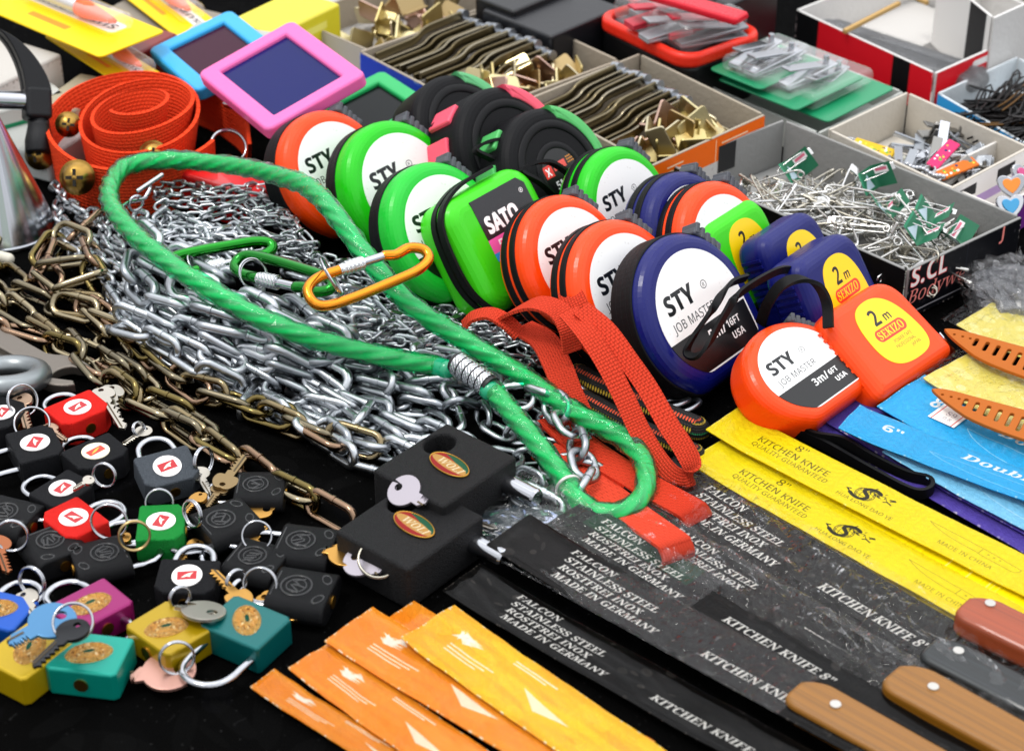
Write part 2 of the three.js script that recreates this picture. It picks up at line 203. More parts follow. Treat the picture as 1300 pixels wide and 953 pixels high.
sekTape('dark blue small tape measure mostly hidden behind its blue twin', BLU, 1026, 338, 64, { lean: 32, D: 26 });
tapes.sb = sekTape('dark blue small tape measure with yellow oval label leaning behind the orange one', BLU, 1074, 372, 68, { lean: 32, D: 30 });
tapes.so = sekTape('orange tape measure with yellow oval label and small metal tip at its corner', ORG, 1128, 422, 75, { lean: 58, D: 26, beta: 46, q: .86 });
// wrist straps of separate tapes belong to the tapes
function strapOn(t, list, w, th, dir) { const inv = t.matrixWorld.clone().invert(); const pts = list.map((a) => P(a[0], a[1], a[2]).applyMatrix4(inv)); const d = dir.clone().transformDirection(inv); part(t, 'wrist_strap', ribbon(pts, pts.map(() => d.clone()), w, th, 70), rubber); }
strapOn(tapes.bl, [[948, 352, .056], [925, 362, .066], [905, 392, .062], [882, 425, .05], [872, 447, .042], [884, 452, .042], [900, 436, .048], [921, 398, .06], [940, 372, .066], [985, 345, .064], [1012, 342, .055]], .0045, .002, eB().add(V(0, .3, 0)));
strapOn(tapes.sb, [[966, 410, .035], [975, 385, .055], [992, 362, .068], [1015, 354, .072], [1038, 362, .068], [1050, 385, .058], [1052, 416, .048]], .006, .0024, eA());
strapOn(tapes.o5, [[992, 532, .012], [1010, 548, .009], [1050, 566, .007], [1110, 600, .006], [1160, 625, .007], [1182, 622, .008], [1180, 610, .008], [1150, 602, .008], [1105, 580, .009], [1070, 560, .01], [1030, 552, .01], [1005, 532, .012]], .006, .0022, UP);
function blackTape(label, accent, cx, cy, S, o = {}) {
  const t = thing('tape_measure', label, 'tape measure', 'rubber clad tape measures behind the green ones'), s = S / 1000, D = (o.D || 40) / 1000;
  part(t, 'case', boxUV(ext(dShape(s), D, .008, 5, 28).translate(0, 0, -D)), M('#0a0a0d', .5, 0, { specularIntensity: .3, bumpMap: grainS, bumpScale: .00008, key: 'bt' }));
  part(t, 'face_ring', new THREE.TorusGeometry(s * .36, s * .035, 10, 48).scale(1, 1, .35), M('#09090c', .42, 0, { specularIntensity: .4 }));
  part(t, 'face_ring', new THREE.TorusGeometry(s * .2, s * .03, 10, 40).scale(1, 1, .35), M('#09090c', .42, 0, { specularIntensity: .4 }));
  const tex = ctex(256, 256, (g, w, h) => { g.fillStyle = '#0c0c0d'; g.fillRect(0, 0, w, h); if (o.coin) { g.fillStyle = '#e0a010'; g.beginPath(); g.arc(128, 128, 70, 0, 7); g.fill(); g.fillStyle = '#c2281a'; g.beginPath(); g.arc(128, 128, 46, 0, 7); g.fill(); g.fillStyle = '#e0a010'; txt(g, 'G', 98, 158, 84); } else { g.fillStyle = '#e83a34'; g.fillRect(20, 70, 62, 62); g.fillStyle = '#fff'; txt(g, 'X', 32, 124, 58); g.fillStyle = '#f0544c'; g.fillRect(92, 76, 90, 38); g.fillStyle = '#e8e8e8'; txt(g, '5M', 60, 200, 56); txt(g, '25', 140, 196, 60); g.fillStyle = '#e08a20'; for (let i = 0; i < 3; i++) for (let j = 0; j < 4; j++) g.fillRect(196 + j * 12, 70 + i * 14, 8, 8); } });
  part(t, 'face_label', uvBox(new THREE.CylinderGeometry(s * .19, s * .19, .001, 32).rotateX(Math.PI / 2)), M('#ffffff', .3, 0, { map: tex, key: tex.uuid }));
  // coloured inserts let into the rim, and the coloured shell low at the right
  for (const a of o.ins || [150, 115, 190]) part(t, 'rim_insert', new RoundedBoxGeometry(.006, s * .17, D * .5, 2, .0015).translate(s * .492, 0, -D * .52).rotateZ(rad(a)), M(accent, .45));
  const sh = new THREE.Shape(); sh.absarc(0, 0, s * .507, rad(-18), rad(68), false); sh.absarc(0, 0, s * .4, rad(60), rad(-12), true); part(t, 'shell_arc', ext(sh, D * .6, .003, 3, 24).translate(0, 0, -D * .58), M(accent, .35));
  part(t, 'wrist_strap', strapGeo([V(-.1, -.3, .05), V(-.35, .0, .3), V(-.45, .15, .25), V(-.2, .1, .35), V(.1, -.25, .2)].map((q) => V(q.x * s, q.y * s, q.z * D)), .005, .002), rubber);
  return seat(t, cx, cy, BETA, o.lean ?? 40, 0, o.base || 0); }
blackTape('black rubber tape measure with round orange badge, farthest back of three', '#55b070', 598, 165, 84, { lean: 42, coin: true, ins: [178] });
blackTape('black rubber tape measure with pink inserts in its rim', '#f0506a', 655, 192, 90, { lean: 36, D: 44, ins: [120, 152, 184] });
blackTape('black rubber tape measure with green inserts and red badge behind the boxy green one', '#4fb560', 712, 218, 88, { lean: 36, D: 40, ins: [125, 158, 184] });
// ---------------------------------------------------------------- chains
function linkGeo(L, W, r, seg = 26, rs = 8, weld = true) { // a stadium shaped link lying in XY, long along X
  const c = new THREE.CurvePath(), a = W / 2 - r, s = L / 2 - r - a, pts = []; const n = 48;
  class St extends THREE.Curve { getPoint(t, o = V()) { const per = 4 * s + 2 * Math.PI * a; let d = ((t + .125) % 1) * per; if (d < 2 * s) return o.set(-s + d, -a, 0); d -= 2 * s; if (d < Math.PI * a) { const q = -Math.PI / 2 + d / a; return o.set(s + a * Math.cos(q), a * Math.sin(q), 0); } d -= Math.PI * a; if (d < 2 * s) return o.set(s - d, a, 0); d -= 2 * s; const q = Math.PI / 2 + d / a; return o.set(-s + a * Math.cos(q), a * Math.sin(q), 0); } }
  const g = new THREE.TubeGeometry(new St(), seg, r, rs, true); if (!weld) return g;
  return merge([g, new THREE.CylinderGeometry(r * 1.18, r * 1.18, r * .8, rs).rotateZ(Math.PI / 2).translate(0, a, 0)]); }
const mixMat = (c, list) => list[(rnd() * list.length) | 0];
function chain(label, group, pts, L, W, r, matsList, o = {}) {
  const t = thing('chain', label, 'chain', group); const c = curve(pts, false, .5); c.arcLengthDivisions = 800; const len = c.getLength(), pitch = L - 4.1 * r, n = Math.min(298, Math.floor(len / pitch)); const g = o.geo || linkGeo(L, W, r, o.seg || 26, o.rs || 8, o.weld !== false);
  t.position.copy(pts[0]).setY(0); let th = o.roll ?? .7;
  for (let i = 0; i <= n; i++) { const u = i / n * (n * pitch / len); const p = c.getPointAt(u), tg = c.getTangentAt(u); const b = V().crossVectors(UP, tg).normalize(), nn = V().crossVectors(tg, b); th += rr(-.2, .2); const a = th + (i & 1 ? Math.PI / 2 : 0);
    const yaw = rr(-.1, .1); const X = tg.clone().addScaledVector(b, yaw).addScaledVector(nn, rr(-.12, .12)).normalize(); const Y = nn.clone().multiplyScalar(Math.cos(a)).addScaledVector(b, Math.sin(a)); Y.addScaledVector(X, -Y.dot(X)).normalize(); const Z = V().crossVectors(X, Y);
    const m = part(t, 'link', g, matsList[(rnd() * matsList.length) | 0]); basis(m, X, Y, Z, p.sub(t.position)); }
  return t; }
const heapH = (px, py) => { const dx = (px - 300) / 230, dy = (py - 330) / 150; return .004 + .026 * Math.max(0, 1 - .8 * (dx * dx + dy * dy)); };
function zig(a, b, c, d, n, h0 = 0, jit = 8, m = 7) { // n passes between side a-d and side b-c, in photo pixels, lying on the heap
  const out = []; for (let i = 0; i < n; i++) { const v = (i + .5) / n; for (let k = 0; k <= m; k++) { const u = i & 1 ? 1 - k / m : k / m; const x = a[0] * (1 - u) * (1 - v) + b[0] * u * (1 - v) + c[0] * u * v + d[0] * (1 - u) * v + rr(-jit, jit), y = a[1] * (1 - u) * (1 - v) + b[1] * u * (1 - v) + c[1] * u * v + d[1] * (1 - u) * v + rr(-jit, jit); out.push(P(x, y, heapH(x, y) + h0 + rr(-.003, .003))); } } return out; }
const S1 = [zinc, M('#bfc3c7', .28, 1), M('#9ca1a6', .34, 1)], S2 = [M('#b4b7bb', .28, 1), M('#a2a6aa', .32, 1)], Z1 = [brassZ, M('#75673f', .2, 1), M('#9a8e74', .18, 1), M('#7d7460', .22, 1), M('#8f7560', .2, 1)];
const gBig = linkGeo(.033, .0168, .00245), gBig2 = linkGeo(.036, .0205, .0031), gMed = linkGeo(.018, .0100, .0017), gFine = linkGeo(.0122, .0072, .00108, 18, 6, false), gZ = linkGeo(.038, .0185, .0022, 30, 10), gWide = linkGeo(.024, .017, .0019);
const CG = 'silver chains heaped inside the green cable loop';
const ch = (label, pts, g, L, W, r, ml, o = {}) => chain(label, CG, pts, L, W, r, ml, { geo: g, ...o });
ch('coarse silver chain lying back and forth above the brass chain', zig([185, 385], [470, 500], [430, 575], [150, 420], 3, .004, 4), gBig, .033, .0168, .00245, S1);
ch('coarse silver chain spread under the front black padlocks', zig([400, 480], [600, 560], [560, 640], [390, 560], 4, .002, 4), gBig, .033, .0168, .00245, S1);
ch('bright thick silver chain heaped in the middle beneath the green cable', zig([190, 290], [430, 420], [420, 490], [170, 375], 3, .008, 4), gBig2, .036, .0205, .0031, S1);
ch('medium silver chain bunched beside the silver cone and red coil', zig([70, 235], [165, 300], [190, 390], [90, 330], 6, .002, 7, 4), gMed, .018, .0095, .0015, S2);
ch('thick silver links bunched beneath the gold snap hook', zig([250, 350], [450, 430], [470, 470], [240, 400], 2, .012, 4), gBig2, .036, .0205, .0031, S1);
ch('fine silver chain heaped below the red coil', zig([195, 235], [345, 225], [390, 320], [215, 320], 10, .006, 7, 6), gFine, .0118, .0068, .00092, S2);
ch('fine silver chain trailing past the orange tape measure', zig([290, 215], [350, 250], [440, 370], [350, 330], 7, .002, 6, 6), gFine, .0118, .0068, .00092, S2);
ch('fine silver chain piled in front of the green tape measures', zig([440, 395], [640, 385], [650, 430], [440, 440], 7, .001, 7, 8), gFine, .0118, .0068, .00092, S2);
ch('fine silver chain lying between the two runs of green cable', zig([440, 430], [610, 440], [640, 500], [470, 470], 6, .0, 7, 7), gFine, .0118, .0068, .00092, S2);
ch('silver chain between the cable lock and the red straps', zig([600, 470], [740, 500], [750, 640], [640, 620], 5, .0, 9, 5), gWide, .024, .017, .0019, S1);
ch('coarse silver chain buried lowest in the heap, left part', zig([160, 350], [330, 450], [310, 520], [130, 410], 4, -.003, 5), gBig, .033, .0168, .00245, S1);
ch('coarse silver chain buried lowest in the heap, right part', zig([330, 430], [570, 520], [570, 600], [340, 540], 5, -.003, 5), gBig, .033, .0168, .00245, S1);
ch('fine silver chain bunched along the wrinkled red straps', zig([560, 400], [690, 400], [700, 470], [590, 450], 8, .002, 7), gFine, .0118, .0068, .00092, S2);
ch('medium silver chain under the upper run of green cable', zig([360, 340], [470, 380], [560, 440], [400, 420], 7, .0, 8), gMed, .018, .0095, .0015, S1);
ch('medium silver chain filling the hollow inside the cable loop', zig([170, 270], [300, 290], [320, 340], [190, 330], 6, .004, 8), gMed, .018, .0095, .0015, S1);
ch('silver chain lying between the gold hook and the green dials', zig([440, 440], [590, 450], [620, 520], [470, 500], 5, .002, 8), gBig, .033, .0168, .00245, S1);
ch('fine silver chain heaped left of the lime green tape measure', zig([350, 300], [440, 340], [580, 400], [430, 420], 9, .0, 7), gFine, .0118, .0068, .00092, S2);
{ // a few big loose loops right by the cable clamp
  ch('bright silver chain ending in large links beside the cable ferrule', [[655, 505, .012], [690, 500, .016], [715, 530, .016], [735, 570, .012], [742, 610, .010], [720, 632, .008]].map((q) => P(...q)), linkGeo(.026, .019, .0023), .026, .019, .0023, S1);
  ch('short silver chain coming out under the upper large padlock', [[590, 640, .005], [630, 638, .007], [662, 630, .008], [690, 640, .006]].map((q) => P(...q)), gBig2, .030, .016, .0024, S1, { roll: 1.4 });
}
const ZG = 'brassy zinc plated chains along the left side';
const zc = (label, l, o = {}) => chain(label, ZG, l.map((q) => P(...q)), .038, .0185, .0022, Z1, { geo: gZ, ...o });
zc('brassy chain running from the left edge down to the lower large padlock', [[-20, 345, .006], [20, 395, .006], [75, 425, .006], [115, 470, .006], [175, 510, .006], [235, 545, .006], [300, 580, .006], [370, 625, .006], [440, 660, .006]], { roll: .55 });
zc('brassy chain running from the tangled links to the upper large padlock', [[95, 390, .01], [150, 410, .01], [200, 455, .009], [260, 500, .008], [330, 520, .008], [400, 545, .009], [450, 560, .01], [490, 568, .012]], { roll: .9 });
zc('brassy chain sloping along the upper left edge of the black cloth', [[-15, 380, .006], [35, 405, .006], [90, 440, .005], [145, 460, .006], [190, 500, .006], [232, 520, .006], [250, 545, .006], [330, 600, .006], [400, 640, .006]], { roll: .2 });
zc('brassy chain tangled in a knot below the silver cone', [[105, 290, .02], [60, 320, .016], [70, 360, .014], [115, 350, .02], [118, 320, .024], [80, 300, .022], [50, 345, .012], [95, 385, .01], [130, 370, .014], [105, 335, .022], [70, 335, .02]], { roll: .5 });
zc('straight brassy chain running alongside the coarse silver chain', [[120, 395, .008], [165, 425, .008], [205, 462, .008], [250, 492, .008], [300, 508, .008], [350, 530, .008], [410, 552, .010], [455, 575, .010]], { roll: .75 });
zc('brassy chain strand nearest the upper red padlock', [[-20, 415, .006], [40, 425, .006], [95, 452, .006], [150, 488, .006], [205, 528, .006], [262, 562, .006], [320, 592, .006]], { roll: .6 });
zc('dull brassy chain half hidden beneath its neighbours by the wrench', [[-20, 300, .006], [5, 345, .005], [35, 370, .005], [100, 400, .004], [130, 425, .005], [165, 470, .005], [205, 480, .006]], { roll: 1.1 });

// ---------------------------------------------------------------- green cable lock
{
  const t = thing('cable_lock', 'translucent green cable lock looped over the chains with combination dials', 'bicycle lock');
  const px = [[560, 466, .016], [500, 455, .024], [420, 436, .034], [340, 408, .044], [270, 370, .050], [210, 330, .052], [165, 292, .050], [138, 252, .046], [152, 216, .042], [190, 204, .042], [240, 204, .044], [300, 211, .052], [350, 222, .064], [392, 238, .074], [425, 272, .076], [465, 325, .066], [520, 385, .046], [590, 432, .028], [660, 475, .020], [725, 520, .018], [790, 556, .016], [818, 590, .014], [815, 630, .012], [782, 652, .010], [742, 642, .010], [710, 600, .014], [675, 555, .018], [642, 515, .020], [618, 487, .022]];
  const c = curve(px.map((q) => P(...q))), N = 420, R = .0062, rs = 14; c.arcLengthDivisions = 1200;
  const len = c.getLength(); const fr = c.computeFrenetFrames(N, false);
  const sleeve = (rad0, wob, name, m, seg = rs, lobes = 0, la = .2, tw = 330) => { const pos = [], uv = [], idx = []; for (let i = 0; i <= N; i++) { const u = i / N, p = c.getPointAt(u), s = u * len; for (let k = 0; k <= seg; k++) { const a = k / seg * 2 * Math.PI; let r = rad0 * (1 + wob * (fbm(s * 150 + 1.6 * Math.cos(a) + 3, 1.6 * Math.sin(a) + 8 + s * 60) - .5) ); if (lobes) r *= 1 + la * Math.cos(lobes * a + s * tw); const q = p.clone().addScaledVector(fr.normals[i], r * Math.cos(a)).addScaledVector(fr.binormals[i], r * Math.sin(a)); pos.push(q.x, q.y, q.z); uv.push(s, a * .004); } }
    for (let i = 0; i < N; i++) for (let k = 0; k < seg; k++) { const a = i * (seg + 1) + k, b = a + seg + 1; idx.push(a, a + 1, b, a + 1, b + 1, b); } const g = new THREE.BufferGeometry(); g.setAttribute('position', new THREE.Float32BufferAttribute(pos, 3)); g.setAttribute('uv', new THREE.Float32BufferAttribute(uv, 2)); g.setIndex(idx); g.computeVertexNormals(); return part(t, name, g, m); };
  sleeve(R, .42, 'plastic_sleeve', new THREE.MeshPhysicalMaterial({ color: C('#5cf0c0'), transmission: .97, thickness: 0, roughness: .05, ior: 1.55, side: THREE.DoubleSide, bumpMap: rep(T.wrinkle, .06), bumpScale: .0008, specularIntensity: 1 }), 24, 3, .05, 420);
  sleeve(R * .76, .0, 'steel_cable', M('#18bb86', .32, .0, { clearcoat: .6, clearcoatRoughness: .1, key: 'cbl' }), 20, 5, .16, 380);
  const dial = (i) => new THREE.CylinderGeometry(.0070, .0070, .0042, 24).rotateZ(Math.PI / 2).translate(i * .0052, 0, 0); const a = P(586, 465, .026), b = P(616, 486, .024), dx = b.clone().sub(a).normalize(), g = new THREE.Group(); 
  const Z = V().crossVectors(dx, UP).normalize(), Y = V().crossVectors(Z, dx);
  for (let i = -2; i <= 2; i++) { const dm = part(t, 'number_dial', boxUV(dial(i)), M('#c9cbcf', .22, 1, { bumpMap: knurlS, bumpScale: .0004, key: 'knurl' })); basis(dm, dx, Y, Z, a.clone().lerp(b, .5)); }
  const core = part(t, 'dial_core', new THREE.CylinderGeometry(.0062, .0062, .03, 20).rotateZ(Math.PI / 2), M('#18181a', .35)); basis(core, dx, Y, Z, a.clone().lerp(b, .5));
  for (const [x, y, h, x2, y2, h2, nm] of [[548, 464, .016, 566, 469, .018, 'end_cap'], [610, 482, .022, 622, 496, .022, 'end_cap']]) { const p = P(x, y, h), q = P(x2, y2, h2); part(t, nm, tube([p, p.clone().lerp(q, .5), q], .0060, 6, 14), M('#10a070', .25, 0, { clearcoat: .5, key: 'cap' })); }
  part(t, 'clamp_ring', (() => { const p = c.getPointAt(.905), tg = c.getTangentAt(.905); const g = new THREE.TorusGeometry(.0066, .001, 8, 30); g.applyQuaternion(new THREE.Quaternion().setFromUnitVectors(V(0, 0, 1), tg)); return g.translate(p.x, p.y, p.z); })(), M('#d9d9d2', .35, .6));
}
// ---------------------------------------------------------------- snap hooks
function onAxis(o, p0, p1, up = UP) { const X = p1.clone().sub(p0), L = X.length(); X.normalize(); const Z = up.clone().addScaledVector(X, -up.dot(X)).normalize(), Y = V().crossVectors(Z, X); basis(o, X, Y, Z, p0); return L; }
function carabiner(label, color, p0, p1, W, r, up, flip = 1) {
  const t = thing('snap_hook', label, 'carabiner'); const L = onAxis(t, p0, p1, up), w = W * flip; const m = M(color, .16, .95, { clearcoat: .5, key: 'cb' + color });
  part(t, 'hook_body', tube([V(.30 * L, w, 0), V(.12 * L, .97 * w, 0), V(.01 * L, .72 * w, 0), V(.0, .25 * w, 0), V(.08 * L, .0, 0), V(.3 * L, -.02 * w, 0), V(.62 * L, .08 * w, 0), V(.84 * L, .18 * w, 0), V(.97 * L, .42 * w, 0), V(.98 * L, .78 * w, 0), V(.88 * L, 1.0 * w, 0), V(.76 * L, .92 * w, 0), V(.68 * L, 1.0 * w, 0)], r, 90, 12), m);
  part(t, 'gate', new THREE.CylinderGeometry(r * .82, r * .82, .4 * L, 16).rotateZ(Math.PI / 2).translate(.5 * L, w, 0), chrome);
  part(t, 'screw_sleeve', boxUV(merge([new THREE.CylinderGeometry(r * 1.3, r * 1.3, .14 * L, 20).rotateZ(Math.PI / 2).translate(.42 * L, w, 0), new THREE.CylinderGeometry(r * 1.12, r * 1.12, .2 * L, 20).rotateZ(Math.PI / 2).translate(.4 * L, w, 0)])), M('#d3d5d8', .25, 1, { bumpMap: knurlS, bumpScale: .0003, key: 'kn2' }));
  part(t, 'key_ring', merge([0, 1].map((i) => new THREE.TorusGeometry(Math.abs(w) * .62, .0007, 6, 36).rotateY(1.1).translate(.22 * L, .85 * w, (i - .5) * .0014))), chrome); return t; }
carabiner('gold snap hook with chrome screw sleeve lying over the green cable', '#e08a08', P(402, 392, .070), P(556, 342, .074), .019, .0031, V(.0, .85, .5));
carabiner('bright green snap hook with chrome sleeve, nearer the gold one', '#077a1a', P(308, 322, .052), P(432, 350, .062), .014, .0034, V(0, .9, .5), -1);
carabiner('bright green snap hook passing beneath the green cable', '#078414', P(212, 328, .046), P(342, 298, .05), .013, .0034, V(0, .9, .5), -1);

// ---------------------------------------------------------------- red webbing
const web = (c) => M(c, .75, 0, { bumpMap: weaveS, bumpScale: .0012, sheen: .1, sheenColor: C('#ff8060'), specularIntensity: .2, key: 'web' + c });
const RED = '#e83e1e';
{ const t = thing('bell_collar', 'red webbing collar with brass bells coiled upright behind the chains', 'collar'); const c = P(178, 222, .0), h = .038; t.position.copy(c);
  const pts = [], dirs = []; const turns = 3.3; for (let i = 0; i <= 110; i++) { const u = i / 110, a = -u * turns * 2 * Math.PI + 2.3, r = .012 + .037 * Math.pow(u, .85) + (u > .72 ? .006 * (u - .72) / .28 : 0) + .0045 * Math.sin(a * 1.63 + 1) * u + .003 * Math.sin(a * .71); pts.push(V(Math.cos(a) * r * 1.08, h / 2 + .006 - .012 * Math.sin(a) * u + .004 * Math.sin(a + 1) - .012 * Math.min(1, u * 1.5) + .012, Math.sin(a) * r * 1.18)); dirs.push(V(.16 * Math.cos(a) + .04, 1, .16 * Math.sin(a) + .1 * Math.sin(a * 1.3) - .12)); }
  const tail0 = [P(262, 135, .032), P(290, 150, .028), P(312, 178, .022)].map((p) => p.sub(c)); const last = pts[pts.length - 1];
  const cw = M('#ee4824', .8, 0, { bumpMap: rep(T.weave, .04), bumpScale: .0013, specularIntensity: .15, key: 'coilweb' }); part(t, 'webbing', ribbon(pts, dirs, h, .0026, 330), cw);
  part(t, 'strap_end', ribbon([P(240, 130, .018), P(262, 138, .02), P(285, 150, .022), P(310, 172, .026), P(316, 205, .02)].map((p) => p.sub(c)), [0, 1, 2, 3, 4].map(() => V(.1, 1, .1)), .03, .0024, 50), cw);
  const bell = (p, r) => { const g = new THREE.Group(); const lg = new THREE.LatheGeometry([[0, -1], [.5, -.87], [.85, -.5], [.98, -.12], [1.12, -.1], [1.12, .1], [.98, .12], [.85, .5], [.5, .87], [0, 1]].map((q) => new THREE.Vector2(q[0] * r, q[1] * r)), 28); const m = part(t, 'bell', lg, M('#a98542', .3, 1)); m.quaternion.setFromUnitVectors(UP, V(rr(-.25, .25), .5, 1).normalize()); m.position.copy(p.sub(c)); const sl = part(m, 'bell_slot', merge([new RoundedBoxGeometry(r * 1.1, r * .06, r * .22, 1, .0002).translate(0, r * .93, 0), new RoundedBoxGeometry(r * .22, r * .06, r * 1.1, 1, .0002).translate(0, r * .935, 0)]), M('#17120a', .8)); };
  bell(P(86, 158, .040), .0078); bell(P(50, 196, .020), .0095); bell(P(98, 225, .030), .0105); bell(P(194, 196, .034), .0085);
}
function strap(label, list, w, o = {}) { const t = thing('webbing_strap', label, 'strap', 'red webbing dog leads'); const pts = list.map((a) => P(a[0], a[1], a[2])); if (o.fold) { const e = pts[pts.length - 1], tg = e.clone().sub(pts[pts.length - 2]).setY(0).normalize(), r = o.fold; for (let k = 1; k <= 6; k++) { const q = k / 6 * Math.PI; pts.push(e.clone().addScaledVector(tg, r * 1.2 * Math.sin(q)).add(V(0, -r * .8 * (1 - Math.cos(q)), 0))); list = [...list, [0, 0, 0, 0]]; } for (const d of [.012, .03]) { pts.push(e.clone().addScaledVector(tg, -d).add(V(0, -r * 1.6 - d * .05, 0))); list = [...list, [0, 0, 0, 0]]; } } let pb = null; const dirs = list.map((a, i) => { const q = pts[Math.min(pts.length - 1, i + 1)].clone().sub(pts[Math.max(0, i - 1)]); const f = a[3] ?? 0; const b = V().crossVectors(UP, q).normalize(); if (pb && b.dot(pb) < 0) b.negate(); pb = b.clone(); return b.multiplyScalar(Math.cos(f)).addScaledVector(UP, Math.sin(f)); });
  t.position.copy(pts[0]).setY(0); part(t, 'webbing', ribbon(pts.map((p) => p.clone().sub(t.position)), dirs, w, .0019, o.n || 120), web(o.c || '#d8422a')); return t; }
strap('red webbing lead folded into a long narrow loop beside the large blue tape measure', [[722, 396, .062, .3], [746, 424, .060, .4], [771, 463, .050, .5], [794, 508, .036, .5], [812, 546, .024, .6], [834, 582, .014, .7], [854, 604, .011, 1], [872, 608, .012, 1.3], [880, 594, .016, 1], [868, 568, .021, .6], [848, 538, .028, .5], [823, 494, .040, .5], [798, 458, .050, .5], [770, 420, .060, .4], [738, 392, .066, .3]], .0115);
strap('wide red webbing lead arching over the fine chain', [[640, 402, .036, 0], [657, 392, .046, 0], [682, 385, .054, .1], [708, 394, .054, .2], [723, 416, .048, .2], [727, 446, .034, .2]], .0135);
strap('wide red webbing lead running down under the upper green cable', [[662, 415, .030, 0], [690, 432, .030, .1], [707, 462, .026, .1], [722, 500, .018, .1], [742, 542, .008, 0]], .0165);
strap('red webbing piece standing between orange tape measure and wide lead', [[722, 366, .056, .6], [732, 390, .052, .6], [748, 425, .040, .5], [770, 452, .030, .3], [800, 460, .024, .2]], .014);
strap('red webbing lead lying under the green cable with its end folded outermost', [[700, 530, .004], [733, 560, .006], [770, 586, .007], [810, 610, .009], [850, 632, .010], [876, 646, .012]], .0185, { c: '#d03a22', fold: .0055 });
strap('red webbing lead with its end looped back over the black knife sleeves', [[690, 572, .004], [729, 594, .005], [775, 630, .007], [815, 660, .012], [852, 686, .018]], .0185, { c: '#dc462e', fold: .0065 });
strap('red corded lead end curling below the boxy green tape measure', [[588, 414, .028, 0], [600, 402, .034, .1], [622, 398, .038, .1], [642, 408, .036, .2], [660, 424, .03, .2]], .0105);
// braided rope lead
{ const tex = ctex(256, 256, (g, w, h) => { g.fillStyle = '#0c0c0b'; g.fillRect(0, 0, w, h); const cols = ['#e2522a', '#d8b832', '#0c0c0b', '#2ba868', '#d8b832', '#0c0c0b', '#e2522a', '#0c0c0b']; for (let j = 0; j < 8; j++) for (let i = 0; i < 8; i++) { g.fillStyle = cols[(j) % 8]; g.save(); g.translate(i * 32 + (j & 1) * 16 + 8, j * 32 + 16); g.rotate(.35); g.beginPath(); g.ellipse(0, 0, 11, 8, 0, 0, 7); g.fill(); g.restore(); } });
  tex.wrapS = tex.wrapT = THREE.RepeatWrapping; tex.repeat.set(1, 1);
  const m = M('#ffffff', .65, 0, { map: tex, bumpMap: rep(T.weave, 1), bumpScale: .0006, key: 'rope' });
  const rope = (label, list, r) => { const t = thing('rope_lead', label, 'rope', 'braided rope leads'); const pts = list.map((q) => P(...q)); t.position.copy(pts[0]).setY(0); const c = curve(pts.map((p) => p.sub(t.position))); const g = capTube(c, r, 80, 14, false); const len = c.getLength(), u = g.attributes.uv; for (let i = 0; i < u.count; i++) u.setXY(i, u.getX(i) * len / .015, u.getY(i)); part(t, 'rope', g, m); return t; };
  rope('black rope lead flecked red, yellow and green beneath the red loop', [[735, 478, .008], [770, 495, .008], [810, 512, .008], [850, 530, .008], [885, 545, .007]], .0076);
  rope('second flecked rope lead lying lower, its end on the yellow sleeve', [[740, 508, .007], [780, 530, .006], [820, 550, .006], [855, 566, .006], [882, 578, .007]], .0066);
  rope('third flecked rope lead, mostly hidden below the other two', [[715, 485, .005], [755, 520, .004], [800, 545, .004], [838, 560, .004]], .0045);
}
{ const t = thing('key_ring', 'steel split rings half hidden behind the rope lead', 'ring'); t.position.copy(P(852, 512, .006)); for (const [x, z, a] of [[0, 0, .5], [.006, .004, .8]]) part(t, 'ring', new THREE.TorusGeometry(.0105, .0016, 8, 32).rotateX(1.1).rotateY(a).translate(x, 0, z), steel); }
{ const t = thing('trigger_snap', 'small steel snap clasp resting on the red collar', 'clasp'); const p = P(172, 258, .04); t.position.copy(p); part(t, 'clasp_arm', tube([P(148, 266, .036), P(165, 256, .04), P(182, 252, .044), P(190, 240, .048)].map((q) => q.sub(p)), .0013, 24, 8), chrome); part(t, 'clasp_arm', tube([P(175, 242, .046), P(190, 232, .048), P(205, 222, .05)].map((q) => q.sub(p)), .0015, 16, 8), chrome); part(t, 'swivel_ring', new THREE.TorusGeometry(.005, .001, 8, 24).rotateY(.7), chrome); }
{ const t = thing('snap_clasp', 'chrome clasp bar and ring at the loose end of the red collar', 'clasp'); const p = P(318, 150, .05); t.position.copy(p); part(t, 'clasp_arm', tube([P(286, 132, .05), P(305, 138, .052), P(325, 150, .05), P(348, 170, .046)].map((q) => q.sub(p)), .0022, 24, 10), chrome); part(t, 'hook_wire', tube([P(306, 140, .054), P(318, 132, .06), P(330, 130, .06)].map((q) => q.sub(p)), .0012, 16, 8), M('#d0c8b0', .3, .6)); const r = part(t, 'ring', new THREE.TorusGeometry(.012, .0012, 8, 36), chrome); r.position.copy(P(290, 186, .03).sub(p)); r.rotation.set(-.9, .3, 0); }
